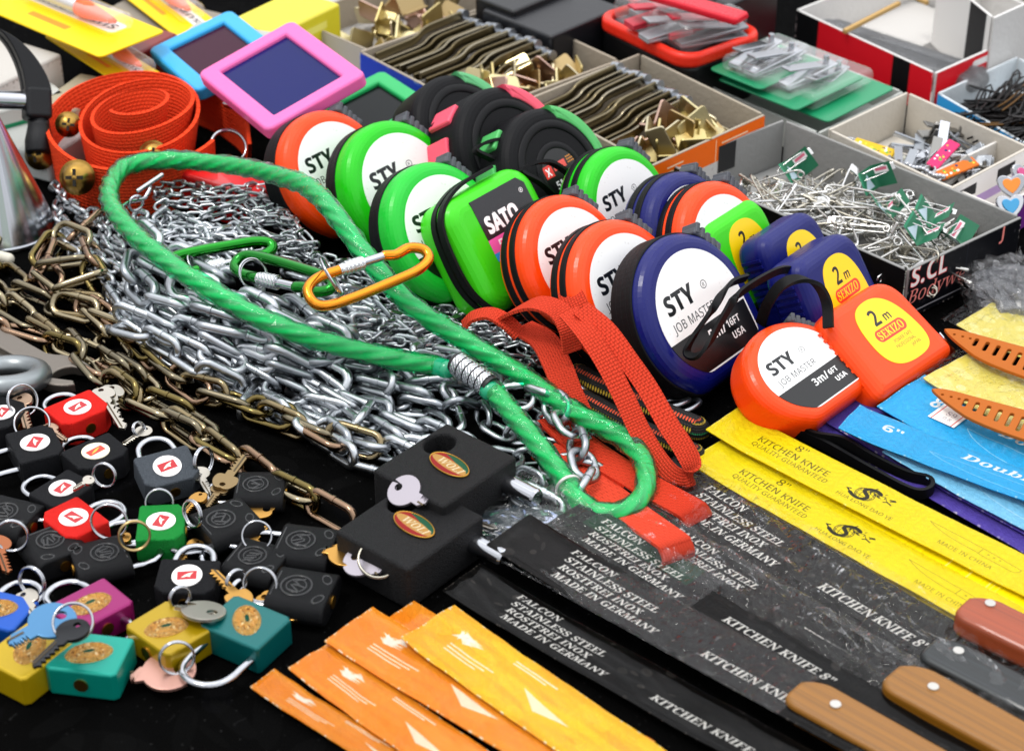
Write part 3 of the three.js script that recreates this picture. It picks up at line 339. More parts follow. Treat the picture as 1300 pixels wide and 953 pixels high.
// ---------------------------------------------------------------- padlocks and keys
const aged = (c, o = {}) => M(c, .62, 0, { bumpMap: castS, bumpScale: .0009, specularIntensity: .4, ...o, key: 'ag' + c });
const embossS = rep(T.cast, .008);
const flagTex = ctex(256, 256, (g, w, h) => { g.fillStyle = '#f3f0ee'; g.fillRect(0, 0, w, h); g.save(); g.translate(128, 128); g.rotate(-.12); g.fillStyle = '#b3141f'; g.fillRect(-82, -50, 164, 100); g.fillStyle = '#f3e6d8'; g.beginPath(); g.moveTo(-50, 26); g.quadraticCurveTo(-20, -10, 10, -22); g.lineTo(56, -34); g.quadraticCurveTo(20, 0, 30, 24); g.quadraticCurveTo(0, 4, -18, 20); g.fill(); g.restore(); });
const flagTex2 = ctex(256, 256, (g, w, h) => { g.fillStyle = '#f0e6c8'; g.fillRect(0, 0, w, h); g.save(); g.translate(128, 128); g.rotate(-.1); g.fillStyle = '#c4301a'; g.fillRect(-84, -42, 168, 84); g.fillStyle = '#e8b040'; g.beginPath(); g.moveTo(-60, 22); g.quadraticCurveTo(0, -30, 62, -26); g.quadraticCurveTo(20, 6, -10, 14); g.fill(); g.restore(); });
const goldTex = ctex(256, 256, (g, w, h) => { g.fillStyle = '#dfae62'; g.fillRect(0, 0, w, h); for (let i = 0; i < 110; i++) { g.fillStyle = `rgba(${rnd() < .5 ? '255,244,214' : '120,62,22'},${rr(.25, .7)})`; g.beginPath(); g.ellipse(rr(0, w), rr(0, h), rr(4, 18), rr(2, 6), rr(0, 3), 0, 7); g.fill(); } g.fillStyle = '#17604a'; g.beginPath(); g.ellipse(128, 124, 32, 20, 0, 0, 7); g.fill(); });
const gold = M('#ffffff', .26, .85, { map: goldTex, bumpMap: rep(T.cast, .5), bumpScale: .0005, key: 'goldtex' });
const wolTex = ctex(512, 256, (g, w, h) => { g.fillStyle = '#a01b16'; g.fillRect(0, 0, w, h); g.fillStyle = '#0d5c3c'; g.beginPath(); g.moveTo(0, 0); g.lineTo(w, 0); g.lineTo(w, h * .62); g.quadraticCurveTo(w * .6, h * .2, 0, h * .1); g.fill(); g.fillStyle = '#c79a52'; g.beginPath(); g.ellipse(256, 132, 240, 62, .0, 0, 7); g.fill(); g.fillStyle = '#efe0b8'; g.strokeStyle = '#7a5a28'; g.lineWidth = 3; g.font = 'italic bold 112px serif'; g.save(); g.translate(100, 168); g.scale(1.05, 1); g.strokeText('WOLI', 0, 0); g.fillText('WOLI', 0, 0); g.restore(); });
function shackle(w, r, leg, bury) { const a = w; return tube([V(-a, -bury, 0), V(-a, 0, 0), V(-a, leg * .6, 0), V(-a, leg, 0), V(-a * .86, leg + a * .52, 0), V(-a * .5, leg + a * .87, 0), V(0, leg + a, 0), V(a * .5, leg + a * .87, 0), V(a * .86, leg + a * .52, 0), V(a, leg, 0), V(a, leg * .6, 0), V(a, 0, 0), V(a, -bury, 0)], r, 64, 12); }
// kind: 'cast' painted body with round paper label, 'rubber' embossed barrel, 'enamel' body with gold emblem. The body centre shows at (cx, cy), the shackle points to pixel (sx, sy)
function padlock(label, kind, color, cx, cy, sx, sy, S, o = {}) {
  const t = thing('padlock', label, 'padlock', { cast: 'padlocks with a round paper label', rubber: 'small black rubber covered padlocks', enamel: 'enamelled padlocks with gold emblems' }[kind]), s = S / 1000 * .80;
  const th = s * (o.th || (kind === 'rubber' ? .42 : .46)), w = s, h = s * (o.h || (kind === 'rubber' ? .92 : .8)), base = o.base || 0, tz = th;
  const p0 = P(cx, cy, base + th), p1 = P(sx, sy, base + th), Y = p1.clone().sub(p0).normalize(), tilt = o.tilt || 0, side = o.side || 0;
  let X = V().crossVectors(Y, UP).normalize(), Z = UP.clone();
  Z = UP.clone().addScaledVector(Y, Math.tan(tilt)).addScaledVector(X, Math.tan(side)).normalize(); const Y2 = V().crossVectors(Z, X).normalize(); const X2 = V().crossVectors(Y2, Z).normalize();
  const org = p0.clone().addScaledVector(Z, -th); basis(t, X2, Y2, Z, org);
  if (kind === 'rubber') { const pr = new THREE.Shape(); const a = w / 2, b = th / 2; pr.moveTo(-a * .62, -b); pr.lineTo(a * .62, -b); pr.quadraticCurveTo(a, -b * .9, a, 0); pr.quadraticCurveTo(a * .96, b * .86, a * .45, b * .98); pr.lineTo(-a * .45, b * .98); pr.quadraticCurveTo(-a * .96, b * .86, -a, 0); pr.quadraticCurveTo(-a, -b * .9, -a * .62, -b);
    part(t, 'body', boxUV(ext(pr, h, .0012, 3).translate(0, 0, -h / 2).rotateX(-Math.PI / 2).translate(0, 0, th / 2)), M(color, .42, 0, { bumpMap: embossS, bumpScale: .0003, specularIntensity: .4, key: 'rl' + color }));
    const em = [new THREE.TorusGeometry(w * .2, w * .022, 6, 28).translate(0, h * .08, 0), new THREE.TorusGeometry(w * .13, w * .016, 6, 20).translate(0, h * .08, 0)]; for (let k = 0; k < 5; k++) em.push(new RoundedBoxGeometry(w * .035, w * .18, w * .03, 1, w * .01).rotateZ(rr(-.8, .8)).translate((k - 2) * w * .055, h * (.08 + rr(-.05, .05)), 0)); for (const k of [-1, 1]) em.push(new THREE.TorusGeometry(w * .07, w * .02, 6, 16).scale(1.3, .8, 1).rotateZ(k * .5).translate(k * w * .2, -h * .3, -.0003)); em.push(new RoundedBoxGeometry(w * .5, w * .025, w * .02, 1, w * .008).translate(0, h * .38, 0));
    part(t, 'crest', merge(em).scale(1.15, 1.15, .8).translate(0, 0, th * .99), M(color, .26, 0, { specularIntensity: 1 }));
  } else { const sh = new THREE.Shape(), a = w / 2, b = h / 2, c = kind === 'cast' ? s * .17 : s * .07; sh.moveTo(-a + c, -b); sh.lineTo(a - c, -b); sh.lineTo(a, -b + c * .8); sh.lineTo(a, b - .0012); sh.lineTo(a - .0012, b); sh.lineTo(-a + .0012, b); sh.lineTo(-a, b - .0012); sh.lineTo(-a, -b + c * .8);
    part(t, 'body', boxUV(ext(sh, th, kind === 'cast' ? .0011 : .0016, 3, 6)), kind === 'cast' ? aged(color) : M(color, .3, .35, { bumpMap: scuffS, bumpScale: .00006, key: 'en' + color }));
    if (kind === 'cast') { const e = uvBox(new THREE.CylinderGeometry(s * .25, s * .25, .0005, 40).rotateX(Math.PI / 2).rotateZ(0)); part(t, 'paper_label', e.rotateZ(o.lr ?? 0).translate(0, 0, th + .0003), M('#ffffff', .4, 0, { map: o.warm ? flagTex2 : flagTex, key: 'fl' + !!o.warm })); }
    else { const r = s * .2; const lens = new THREE.LatheGeometry([[0, .9], [.45, .86], [.55, .4], [.68, .42], [.78, .95], [.9, .9], [1, .3], [1.04, 0]].map((q) => new THREE.Vector2(q[0] * r * 1.55, q[1] * .0016)), 40).rotateX(Math.PI / 2); const u = lens.attributes.uv, q = lens.attributes.position; for (let i = 0; i < u.count; i++) u.setXY(i, .5 + q.getX(i) / (r * 3.2), .5 + q.getY(i) / (r * 3.2)); lens.scale(1, .62, 1); const nubs = []; for (let k = 0; k < 14; k++) { const a2 = k / 14 * 6.283; nubs.push(new THREE.SphereGeometry(r * .085, 8, 6).translate(Math.cos(a2) * r * 1.3, Math.sin(a2) * r * .8, .0014)); } part(t, 'emblem', merge([lens, ...nubs]).rotateZ(o.er ?? .0).translate(0, -h * .02, th), gold); } }
  part(t, 'shackle', shackle(w * (o.sw || .32), s * (o.sr || .058), s * (o.leg || .22), h * .3).translate(0, h / 2, th / 2), chrome);
  part(t, 'keyway', new THREE.CylinderGeometry(s * .1, s * .1, .001, 20).translate(0, -h / 2 - .0002, th / 2), brass);
  return t; }
const K = '#101115', RB = '#0a0b0e';
padlock('black padlock with round label cut off by the left edge, near the steel ring', 'cast', K, 2, 524, -40, 512, 36, {});
padlock('bright red padlock with round white label beside the brassy chain', 'cast', '#e01a10', 98, 517, 62, 488, 38, { th: .5 });
padlock('black padlock whose open shackle points left, white label with red square', 'cast', K, 44, 562, -6, 575, 40, { lr: -.8, leg: .35 });
padlock('black padlock with cream label directly below the red one', 'cast', K, 121, 573, 88, 545, 38, { warm: true, th: .5 });
padlock('black padlock with white label above the lower red one', 'cast', K, 79, 620, 36, 598, 36, {});
padlock('slate grey padlock standing alone on the cloth, shackle pointing up', 'cast', '#4a5057', 212, 592, 196, 565, 38, { tilt: -.22, th: .5 });
padlock('second red padlock, lower one, its shackle pointing at a split ring', 'cast', '#dc1c14', 93, 657, 140, 634, 38, {});
padlock('green padlock with round white label, shackle towards the left', 'cast', '#0e8a34', 204, 662, 160, 664, 38, { leg: .3, lr: -.5 });
padlock('black label padlock between the green padlock and mustard padlock', 'cast', K, 237, 731, 246, 700, 38, { tilt: -.1 });
padlock('black rubber padlock at the left edge below the open black padlock', 'rubber', RB, 10, 650, -30, 640, 38);
padlock('black rubber padlock with shackle up, left of the two crested ones by red lock', 'rubber', RB, 66, 688, 38, 655, 38);
padlock('black crested padlock above the magenta one, shackle pointing right', 'rubber', RB, 126, 702, 176, 690, 38);
padlock('black crested padlock nearest the green padlock, split ring on its shackle', 'rubber', RB, 286, 656, 244, 672, 40, { leg: .2 });
padlock('black crested padlock farthest back, beside the brassy chain end', 'rubber', RB, 330, 614, 290, 614, 36);
padlock('black crested padlock pointing a brass key at the large padlock', 'rubber', RB, 388, 686, 340, 680, 40, { leg: .28 });
padlock('black crested padlock pressed between two others, its shackle to the upper left', 'rubber', RB, 326, 706, 286, 696, 38);
padlock('black crested padlock above the dark teal one at the bottom', 'rubber', RB, 383, 744, 330, 736, 42, { leg: .3 });
padlock('magenta padlock with gold emblem, shackle to the upper left', 'enamel', '#8e1560', 114, 766, 78, 736, 42, { er: -.1 });
padlock('mustard padlock with gold emblem between magenta and dark teal ones', 'enamel', '#a98c08', 212, 796, 258, 768, 42, { er: 1.1 });
padlock('dark teal padlock with large shackle towards the lower left', 'enamel', '#04605f', 312, 788, 274, 822, 44, { leg: .4, sw: .38, er: 2.3 });
padlock('bright turquoise padlock at the bottom edge of the cloth', 'enamel', '#059482', 113, 828, 136, 784, 44, { er: .4, leg: .3 });
padlock('mustard padlock half hidden by the blue key at the lower left', 'enamel', '#b89a0a', 36, 822, 4, 806, 46, { er: .5 });
padlock('blue padlock cut off by the left edge above the mustard one', 'enamel', '#0a4fb0', -4, 772, 22, 742, 40, { er: .5 });

function bigPadlock(label, c0, cx, cy, sx, sy) { // two large black padlocks with an oval badge; the shackle bar shows at the corner
  const t = thing('large_padlock', label, 'padlock', 'two large black padlocks'), th = .026, w = .058, h = .050; const p0 = P(cx, cy, th + c0), Y = P(sx, sy, th + c0).sub(p0).normalize(), X = V().crossVectors(Y, UP); basis(t, X, Y, UP, p0.clone().setY(c0));
  const sh = rrShape(w, h, .0025); const hole = new THREE.Path(); hole.absellipse(w * .2, h * .29, .0095, .0075, 0, 6.2832, true); sh.holes.push(hole);
  part(t, 'body', boxUV(ext(sh, th, .0018, 3, 16)), M('#0f0f11', .6, 0, { bumpMap: rep(T.cast, .022), bumpScale: .0009, specularIntensity: .6, key: 'big' }));
  part(t, 'keyhole_floor', new THREE.CylinderGeometry(.0095, .0095, .002, 20).rotateX(Math.PI / 2).scale(1, .8, 1).translate(w * .2, h * .29, th * .55), M('#050506', .6));
  part(t, 'badge', uvBox(new THREE.CylinderGeometry(.013, .0135, .001, 44).rotateX(Math.PI / 2).scale(1, .52, 1)).rotateZ(-1.57 - .12).translate(.0, -h * .06, th + .0003), M('#d8d0c8', .35, .3, { map: wolTex, specularIntensity: .4, key: 'wol' }));
  part(t, 'badge_rim', new THREE.TorusGeometry(.0132, .0006, 6, 44).scale(1, .53, 1).rotateZ(-1.57 - .12).translate(0, -h * .06, th + .0006), brass);
  part(t, 'shackle_bar', merge([new THREE.CylinderGeometry(.0054, .0054, .022, 24).translate(w * .36, -h / 2 - .008, th * .5), new THREE.CylinderGeometry(.0046, .0054, .0014, 24).rotateX(Math.PI).translate(w * .36, -h / 2 - .0197, th * .5)]), chrome); return t; }
bigPadlock('large black padlock with oval badge resting on the silver chain, upper of two', .006, 565, 588, 522, 566);
bigPadlock('large black padlock with oval badge, lower of two, beside the steel keys', 0, 520, 664, 474, 640);

function key(label, mat, bx, by, tx, ty, h, o = {}) { // bow at (bx, by), tip at (tx, ty)
  const t = thing('key', label, 'key', 'loose keys hanging beside the padlocks'); const p0 = P(bx, by, h), p1 = P(tx, ty, o.h2 ?? h); const L = onAxis(t, p0, p1, o.up || V(rr(-.25, .25), 1, rr(-.25, .25))); const r = o.r || Math.min(.0072, L * .3);
  const s = new THREE.Shape(); const b = r * .36; if (o.tri) { s.moveTo(r * .8, -b); s.quadraticCurveTo(r * .9, -r, 0, -r * .95); s.quadraticCurveTo(-r * 1.1, -r * .7, -r * .8, 0); s.quadraticCurveTo(-r * 1.1, r * .7, 0, r * .95); s.quadraticCurveTo(r * .9, r, r * .8, b); } else { s.absarc(0, 0, r, -.36, .36, true); }
  const n = 6, x0 = r * 1.25, x1 = L; s.lineTo(x0, b); for (let k = 0; k < n; k++) { const x = x0 + (x1 - x0) * (k + .2) / n; s.lineTo(x, b); s.lineTo(x + (x1 - x0) / n * .35, b * rr(.1, .55)); s.lineTo(x + (x1 - x0) / n * .6, b * rr(.2, .6)); } s.lineTo(x1, 0); s.lineTo(x1 - b, -b); s.lineTo(x0 * .8, -b);
  const ho = new THREE.Path(); ho.absarc(-r * .42, 0, r * .27, 0, 6.2832, true); s.holes.push(ho); part(t, 'blade', ext(s, .0019, .0003, 2, 12).translate(0, 0, -.001), mat);
  part(t, 'groove', new THREE.BoxGeometry((x1 - x0) * .9, b * .3, .0022).translate((x0 + x1) / 2, -b * .35, 0), M('#5a5040', .4, 1)); return t; }
const kn = M('#b9b3a8', .28, 1), kb = M('#c0914a', .3, 1), kw = M('#a8a2aa', .35, .8), kbl = M('#4d7fa8', .35, .6);
key('steel key leaning against the red padlock, reflecting red', kn, 130, 500, 158, 545, .014, { tri: true });
key('second steel key behind the red padlock', kn, 142, 497, 150, 540, .010, { tri: true });
key('small steel key in the open between red and grey padlocks', kn, 182, 548, 155, 566, .006);
key('steel key lying tip up beside the grey padlock', kn, 252, 602, 268, 628, .008);
key('bronze key pointing up beside the grey padlock', M('#8f7a58', .35, 1), 285, 612, 310, 578, .012, { tri: true });
key('bronze key pointing down by the grey padlock', M('#8f7a58', .35, 1), 280, 620, 262, 645, .010, { tri: true });
key('brass key tucked behind the green padlock', kb, 252, 632, 232, 655, .012, { tri: true });
key('brass key with a heart shaped bow between two crested padlocks', kb, 330, 646, 300, 640, .006, { tri: true, r: .009 });
key('brass key below the split ring of a crested padlock', kb, 248, 692, 228, 714, .006, { tri: true });
key('brass key in front of the black label padlock', kb, 304, 760, 268, 724, .014, { tri: true });
key('brass key lying flat above the dark teal padlock', kb, 340, 762, 378, 788, .006, { tri: true });
key('brass key by the shackle of the crested padlock beside the large one', kb, 318, 690, 338, 668, .006, { tri: true });
key('brass key in the crested padlock next to the large padlock', kb, 440, 704, 414, 698, .014, { r: .0095 });
key('pale round headed key on the split ring beside the lower large padlock', kw, 458, 712, 482, 728, .016, { r: .0095, up: V(0, .9, .5) });
key('pale round headed key lying in front of the upper large padlock', kw, 513, 623, 540, 640, .030, { r: .0092, h2: .03, up: V(-.2, .9, .5) });
key('long steel key pointing right beneath the upper large padlock', kn, 560, 645, 632, 672, .012, { r: .007 });
key('blue headed key across the mustard padlock', kbl, 66, 788, 10, 818, .030, { r: .0115 });
key('dark steel key pointing down over the turquoise padlock', darkSteel, 92, 800, 42, 848, .034, { r: .008 });
key('brass key at the left edge among black padlocks', M('#b56f4a', .35, 1), -4, 690, 10, 728, .012);
key('steel key under the magenta padlock shackle', kn, 32, 760, 52, 792, .014, { tri: true });
key('steel key between the two red padlocks', kn, 112, 610, 92, 622, .02);
key('round steel key beside the mustard padlock', kn, 258, 776, 236, 770, .018, { r: .011 });
key('pinkish steel key at the bottom edge by the dark teal shackle', M('#c99a8c', .4, .8), 214, 852, 165, 858, .006, { r: .013 });
key('bronze key at the left between open padlock and label padlock', M('#b59880', .35, 1), 62, 544, 84, 560, .012, { tri: true });
key('bronze key behind the left edge padlock', M('#b59880', .35, 1), 26, 510, 36, 545, .012, { tri: true });
key('brass key beneath the crested padlock near magenta one', kb, 156, 684, 150, 708, .01, { tri: true });
function ring(label, px, py, h, r, nrm, o = {}) { const t = thing('split_ring', label, 'key ring', 'split rings holding keys'); t.position.copy(P(px, py, h)); r *= .68; const q = new THREE.Quaternion().setFromUnitVectors(V(0, 0, 1), nrm.clone().normalize()); for (const k of [-1, 1]) { const m = part(t, 'coil', new THREE.TorusGeometry(r, .00062, 7, 44), o.m || chrome); m.quaternion.copy(q); m.position.copy(nrm.clone().normalize().multiplyScalar(k * .0006)); } }
ring('split ring standing up right of the black label padlock', 132, 603, .018, .0095, V(-.3, .3, 1));
ring('split ring standing against the grey padlock with keys', 258, 585, .014, .011, V(.9, .2, .5));
ring('split ring beside the lower red padlock', 138, 662, .018, .0135, V(.0, .35, 1));
ring('split ring on the crested padlock by the green one', 244, 652, .018, .0105, V(-.7, .2, .7));
ring('split ring held by the large pale key', 480, 710, .02, .0145, V(.1, .9, .5), { m: M('#cfc9b8', .3, 1) });
ring('split ring on the crested padlock near the brass key', 326, 680, .016, .011, V(.0, .6, .8));
ring('split ring on the lowest crested padlock', 330, 742, .014, .0125, V(-.2, .5, .9));
ring('brass coloured ring on the shackle above the magenta padlock', 170, 680, .02, .0115, V(.3, .3, 1), { m: M('#b9a070', .3, 1) });
ring('split ring on the magenta padlock side holding keys', 40, 738, .018, .011, V(-.5, .3, 1));
ring('split ring holding the blue key', 92, 790, .036, .0135, V(.1, .8, .6));
ring('split ring on the dark teal shackle', 224, 835, .014, .012, V(.3, .3, 1));
ring('split ring behind the open black padlock', 40, 538, .014, .014, V(.2, .8, .6));
ring('split ring at the left edge by the steel washer', 28, 508, .016, .013, V(.6, .5, .6));
ring('split ring above the green padlock', 202, 638, .014, .0105, V(.1, .5, 1));
ring('split ring on the crested padlock over the dark teal one', 300, 738, .014, .009, V(.7, .2, .7));
ring('split ring at the left edge by the coppery key', 14, 680, .018, .012, V(.1, .3, 1));
ring('split ring above the mustard padlock', 228, 758, .018, .008, V(.6, .2, .8));
ring('split ring above the bent key near the brassy chain', 176, 545, .008, .006, V(.7, .5, .4));

// ---------------------------------------------------------------- tools at the left edge
{ const t = thing('spanner', 'worn dark open ended spanner lying at the left edge', 'spanner'); const L = onAxis(t, P(-70, 395, .006), P(80, 478, .006)), s = new THREE.Shape(); const r = .0145, b = .0072; s.moveTo(0, -b); s.lineTo(L - r * 1.4, -b); s.quadraticCurveTo(L - r, -r, L - r * .3, -r * 1.0); s.quadraticCurveTo(L + r * .6, -r * 1.0, L + r * 1.05, -r * .25); s.lineTo(L + r * .8, -r * .1); s.lineTo(L - r * .05, -r * .55); s.quadraticCurveTo(L - r * .5, 0, L - r * .05, r * .5); s.lineTo(L + r * .5, r * .75); s.lineTo(L + r * .62, r * .98); s.quadraticCurveTo(L - r * .3, r * 1.25, L - r * 1.1, r * .8); s.quadraticCurveTo(L - r * 1.4, b, L - r * 1.9, b); s.lineTo(0, b);
  part(t, 'shank', boxUV(ext(s, .0065, .0012, 3, 12).translate(0, 0, -.003)), M('#7d766e', .42, .9, { bumpMap: scuffS, bumpScale: .0003, key: 'span' })); }
{ const t = thing('steel_washer', 'round grey steel ring resting at the left edge below the spanner', 'washer'); const p = P(8, 478, .01); t.position.copy(p); part(t, 'ring', new THREE.TorusGeometry(.019, .0068, 14, 48).rotateX(Math.PI / 2 - .25), M('#8d9294', .34, .9)); }
{ const t = thing('dark_spanner', 'second spanner, grey, partly under the first at the left edge', 'spanner'); onAxis(t, P(-60, 425, .003), P(42, 468, .003)); part(t, 'shank', boxUV(new RoundedBoxGeometry(.1, .012, .005, 2, .0015).translate(.03, 0, 0)), M('#7a766f', .38, .9)); }
// ---------------------------------------------------------------- flat sleeves and packets
// bl and tl are the near and far corner of the visible short end, dir a pixel along the near long edge
const sleeveMat = (tex, o = {}) => M('#ffffff', .42, 0, { map: tex, bumpMap: wrinkS, bumpScale: .0010, clearcoat: .25, clearcoatRoughness: .12, specularIntensity: .35, ...o, key: 'sl' + tex.uuid + (o.k || '') });
function pack(name, label, cat, group, bl, tl, dir, len, h, m, o = {}) {
  const t = thing(name, label, cat, group); const B = P(...bl, h), Tp = P(...tl, h), u = P(...dir, h).sub(B).normalize(); let v = Tp.clone().sub(B); if (o.wid) v.setLength(o.wid); if (o.square !== false) { const wv = v.length(); v.addScaledVector(u, -v.dot(u)).setLength(wv); }
  const nx = 36, ny = 8, th = o.th || .0012, pos = [], uv = [], idx = []; const wl = v.length(), sd = rr(0, 99), curl = o.curl ?? .0025;
  const at = (i, j, top) => { const a = i / nx, b = j / ny; const y = curl * Math.pow(1 - a, 6) + (o.wav ?? .0010) * (fbm(a * 9 + sd, b * 3 + sd) - .5) * 2 + (o.tip || 0) * a * len + (o.bow || 0) * Math.sin(Math.PI * b); return u.clone().multiplyScalar(a * len + (o.skew || 0) * b).addScaledVector(v, b).add(V(0, y - (top ? 0 : th), 0)); };
  for (const top of [true, false]) for (let i = 0; i <= nx; i++) for (let j = 0; j <= ny; j++) { const q = at(i, j, top); pos.push(q.x, q.y, q.z); uv.push(i / nx * (o.tl ? len / o.tl : 1), o.tw ? Math.min(1, j / ny * wl / o.tw) : j / ny); }
  const n1 = (nx + 1) * (ny + 1), id = (i, j, k) => k * n1 + i * (ny + 1) + j;
  for (let i = 0; i < nx; i++) for (let j = 0; j < ny; j++) { idx.push(id(i, j, 0), id(i + 1, j, 0), id(i, j + 1, 0), id(i + 1, j, 0), id(i + 1, j + 1, 0), id(i, j + 1, 0)); idx.push(id(i, j, 1), id(i, j + 1, 1), id(i + 1, j, 1), id(i + 1, j, 1), id(i, j + 1, 1), id(i + 1, j + 1, 1)); }
  for (let i = 0; i < nx; i++) for (const j of [0, ny]) { const a = id(i, j, 0), b = id(i + 1, j, 0), c = id(i, j, 1), d = id(i + 1, j, 1); j ? idx.push(a, b, c, b, d, c) : idx.push(a, c, b, b, c, d); }
  for (let j = 0; j < ny; j++) for (const i of [0, nx]) { const a = id(i, j, 0), b = id(i, j + 1, 0), c = id(i, j, 1), d = id(i, j + 1, 1); i ? idx.push(a, c, b, b, c, d) : idx.push(a, b, c, b, d, c); }
  const g = new THREE.BufferGeometry(); g.setAttribute('position', new THREE.Float32BufferAttribute(pos, 3)); g.setAttribute('uv', new THREE.Float32BufferAttribute(uv, 2)); g.setIndex(idx); g.computeVertexNormals();
  t.position.copy(B); part(t, 'card', g, m); return { t, u, v: v.clone().normalize(), w: wl, B, len }; }
// clear plastic over a packet, wrinkled
const clear = new THREE.MeshPhysicalMaterial({ color: C('#ffffff'), transmission: 1, thickness: 0, roughness: .07, ior: 1.5, side: THREE.DoubleSide, bumpMap: rep(T.wrinkle, .16), bumpScale: .0030, specularIntensity: .5 });
function film(pk, a0, a1, b0, b1, lift, amp, name = 'plastic_sleeve') { const nx = 44, ny = 16, pos = [], uv = [], idx = [], sd = rr(0, 50); for (let i = 0; i <= nx; i++) for (let j = 0; j <= ny; j++) { const a = a0 + (a1 - a0) * i / nx, b = b0 + (b1 - b0) * j / ny; const e = Math.min(1, 6 * Math.min(i / nx, 1 - i / nx, j / ny, 1 - j / ny)); const q = pk.u.clone().multiplyScalar(a * pk.len).addScaledVector(pk.v, b * pk.w).add(V(0, lift + amp * e * (.3 + Math.abs(fbm(a * 26 + sd, b * 7 + sd) - .5) * 3), 0)); pos.push(q.x, q.y, q.z); uv.push(a * pk.len, b * pk.w); }
  for (let i = 0; i < nx; i++) for (let j = 0; j < ny; j++) { const k = i * (ny + 1) + j; idx.push(k, k + ny + 1, k + 1, k + ny + 1, k + ny + 2, k + 1); } const g = new THREE.BufferGeometry(); g.setAttribute('position', new THREE.Float32BufferAttribute(pos, 3)); g.setAttribute('uv', new THREE.Float32BufferAttribute(uv, 2)); g.setIndex(idx); g.computeVertexNormals(); return part(pk.t, name, g, clear); }
// dragon badge and knife outline, as printed in black on the yellow card
function dragon(g, x, y, k) { g.save(); g.translate(x, y); g.scale(k, k); g.strokeStyle = '#26220a'; g.fillStyle = '#26220a'; g.lineWidth = 1.2; g.beginPath(); g.arc(0, 0, 26, 0, 7); g.stroke(); for (const q of [.4, .8]) { g.beginPath(); g.ellipse(0, 0, 26 * q, 26, 0, 0, 7); g.stroke(); g.beginPath(); g.ellipse(0, 0, 26, 26 * q, 0, 0, 7); g.stroke(); }
  g.lineWidth = 11; g.lineCap = 'round'; g.beginPath(); g.moveTo(-34, 16); g.quadraticCurveTo(-6, 34, 8, 16); g.quadraticCurveTo(16, 4, 0, -4); g.quadraticCurveTo(-16, -12, 0, -26); g.quadraticCurveTo(14, -36, 30, -26); g.stroke(); g.lineWidth = 5; for (let i = 0; i < 22; i++) { const a = rr(-40, 66), b = -24 + rr(-12, 14) + Math.max(0, a - 30) * .3; g.beginPath(); g.moveTo(Math.max(a, 8), b); g.lineTo(Math.max(a, 8) + rr(-12, 16), b + rr(-9, 9)); g.lineWidth = rr(1.5, 4.5); g.stroke(); } g.lineWidth = 4; g.beginPath(); g.moveTo(-34, 16); g.lineTo(-48, 6); g.lineTo(-40, 2); g.stroke(); g.restore(); }
function knifeLine(g, x, y, L, c, lw = 2) { g.strokeStyle = c; g.lineWidth = lw; g.beginPath(); g.moveTo(x, y); g.quadraticCurveTo(x + L * .2, y + L * .12, x + L * .55, y + L * .115); g.lineTo(x + L * .6, y + L * .125); g.lineTo(x + L * .92, y + L * .14); g.quadraticCurveTo(x + L, y + L * .13, x + L * .99, y + L * .06); g.lineTo(x + L * .6, y + L * .02); g.lineTo(x, y); g.moveTo(x + L * .58, y + L * .03); g.lineTo(x + L * .58, y + L * .12); g.stroke(); for (const k of [.66, .72, .78]) { g.beginPath(); g.arc(x + L * k, y + L * .075, L * .008, 0, 7); g.stroke(); } }
const yelTex = ctex(2048, 220, (g, w, h) => { g.fillStyle = '#fbe104'; g.fillRect(0, 0, w, h); dirt(g, w, h, 160, .05, '200,160,0'); g.fillStyle = '#4a4208'; txt(g, '8"', 320, 62, 58, '', 'serif'); txt(g, 'KITCHEN KNIFE', 178, 118, 50, '', 'sans-serif', .98); g.fillStyle = '#7a6c10'; txt(g, 'QUALITY GUARANTEED', 176, 158, 38, '', 'sans-serif', .92); dragon(g, 690, 108, 1.55); g.fillStyle = '#6a5e10'; txt(g, 'HUA LONG DAO YE', 600, 184, 30, '', 'sans-serif'); knifeLine(g, 960, 70, 410, '#a89408', 3); g.fillStyle = '#a08c0a'; txt(g, 'MADE IN CHINA', 1050, 176, 32, ''); wear(g, w, h, 120, '255,250,210', .6); });
const yelM = sleeveMat(yelTex), YG = 'yellow kitchen knife sleeves';
const y3 = pack('knife_sleeve', 'lowest yellow knife sleeve, next to the black sleeves', 'knife sleeve', YG, [866, 606], [910, 580], [1217, 793], .262, .004, yelM, { tl: .285, wid: .036, tw: .0285 });
const y2 = pack('knife_sleeve', 'middle yellow knife sleeve, with a brown handled knife in its end', 'knife sleeve', YG, [872, 590], [916, 563], [1215, 781], .200, .0075, yelM, { tl: .285, wid: .046, tw: .0285 });
const y1 = pack('knife_sleeve', 'topmost yellow knife sleeve, under the wrist strap of an orange tape', 'knife sleeve', YG, [896, 552], [939, 526], [1300, 755], .285, .011, yelM, { curl: .004 });
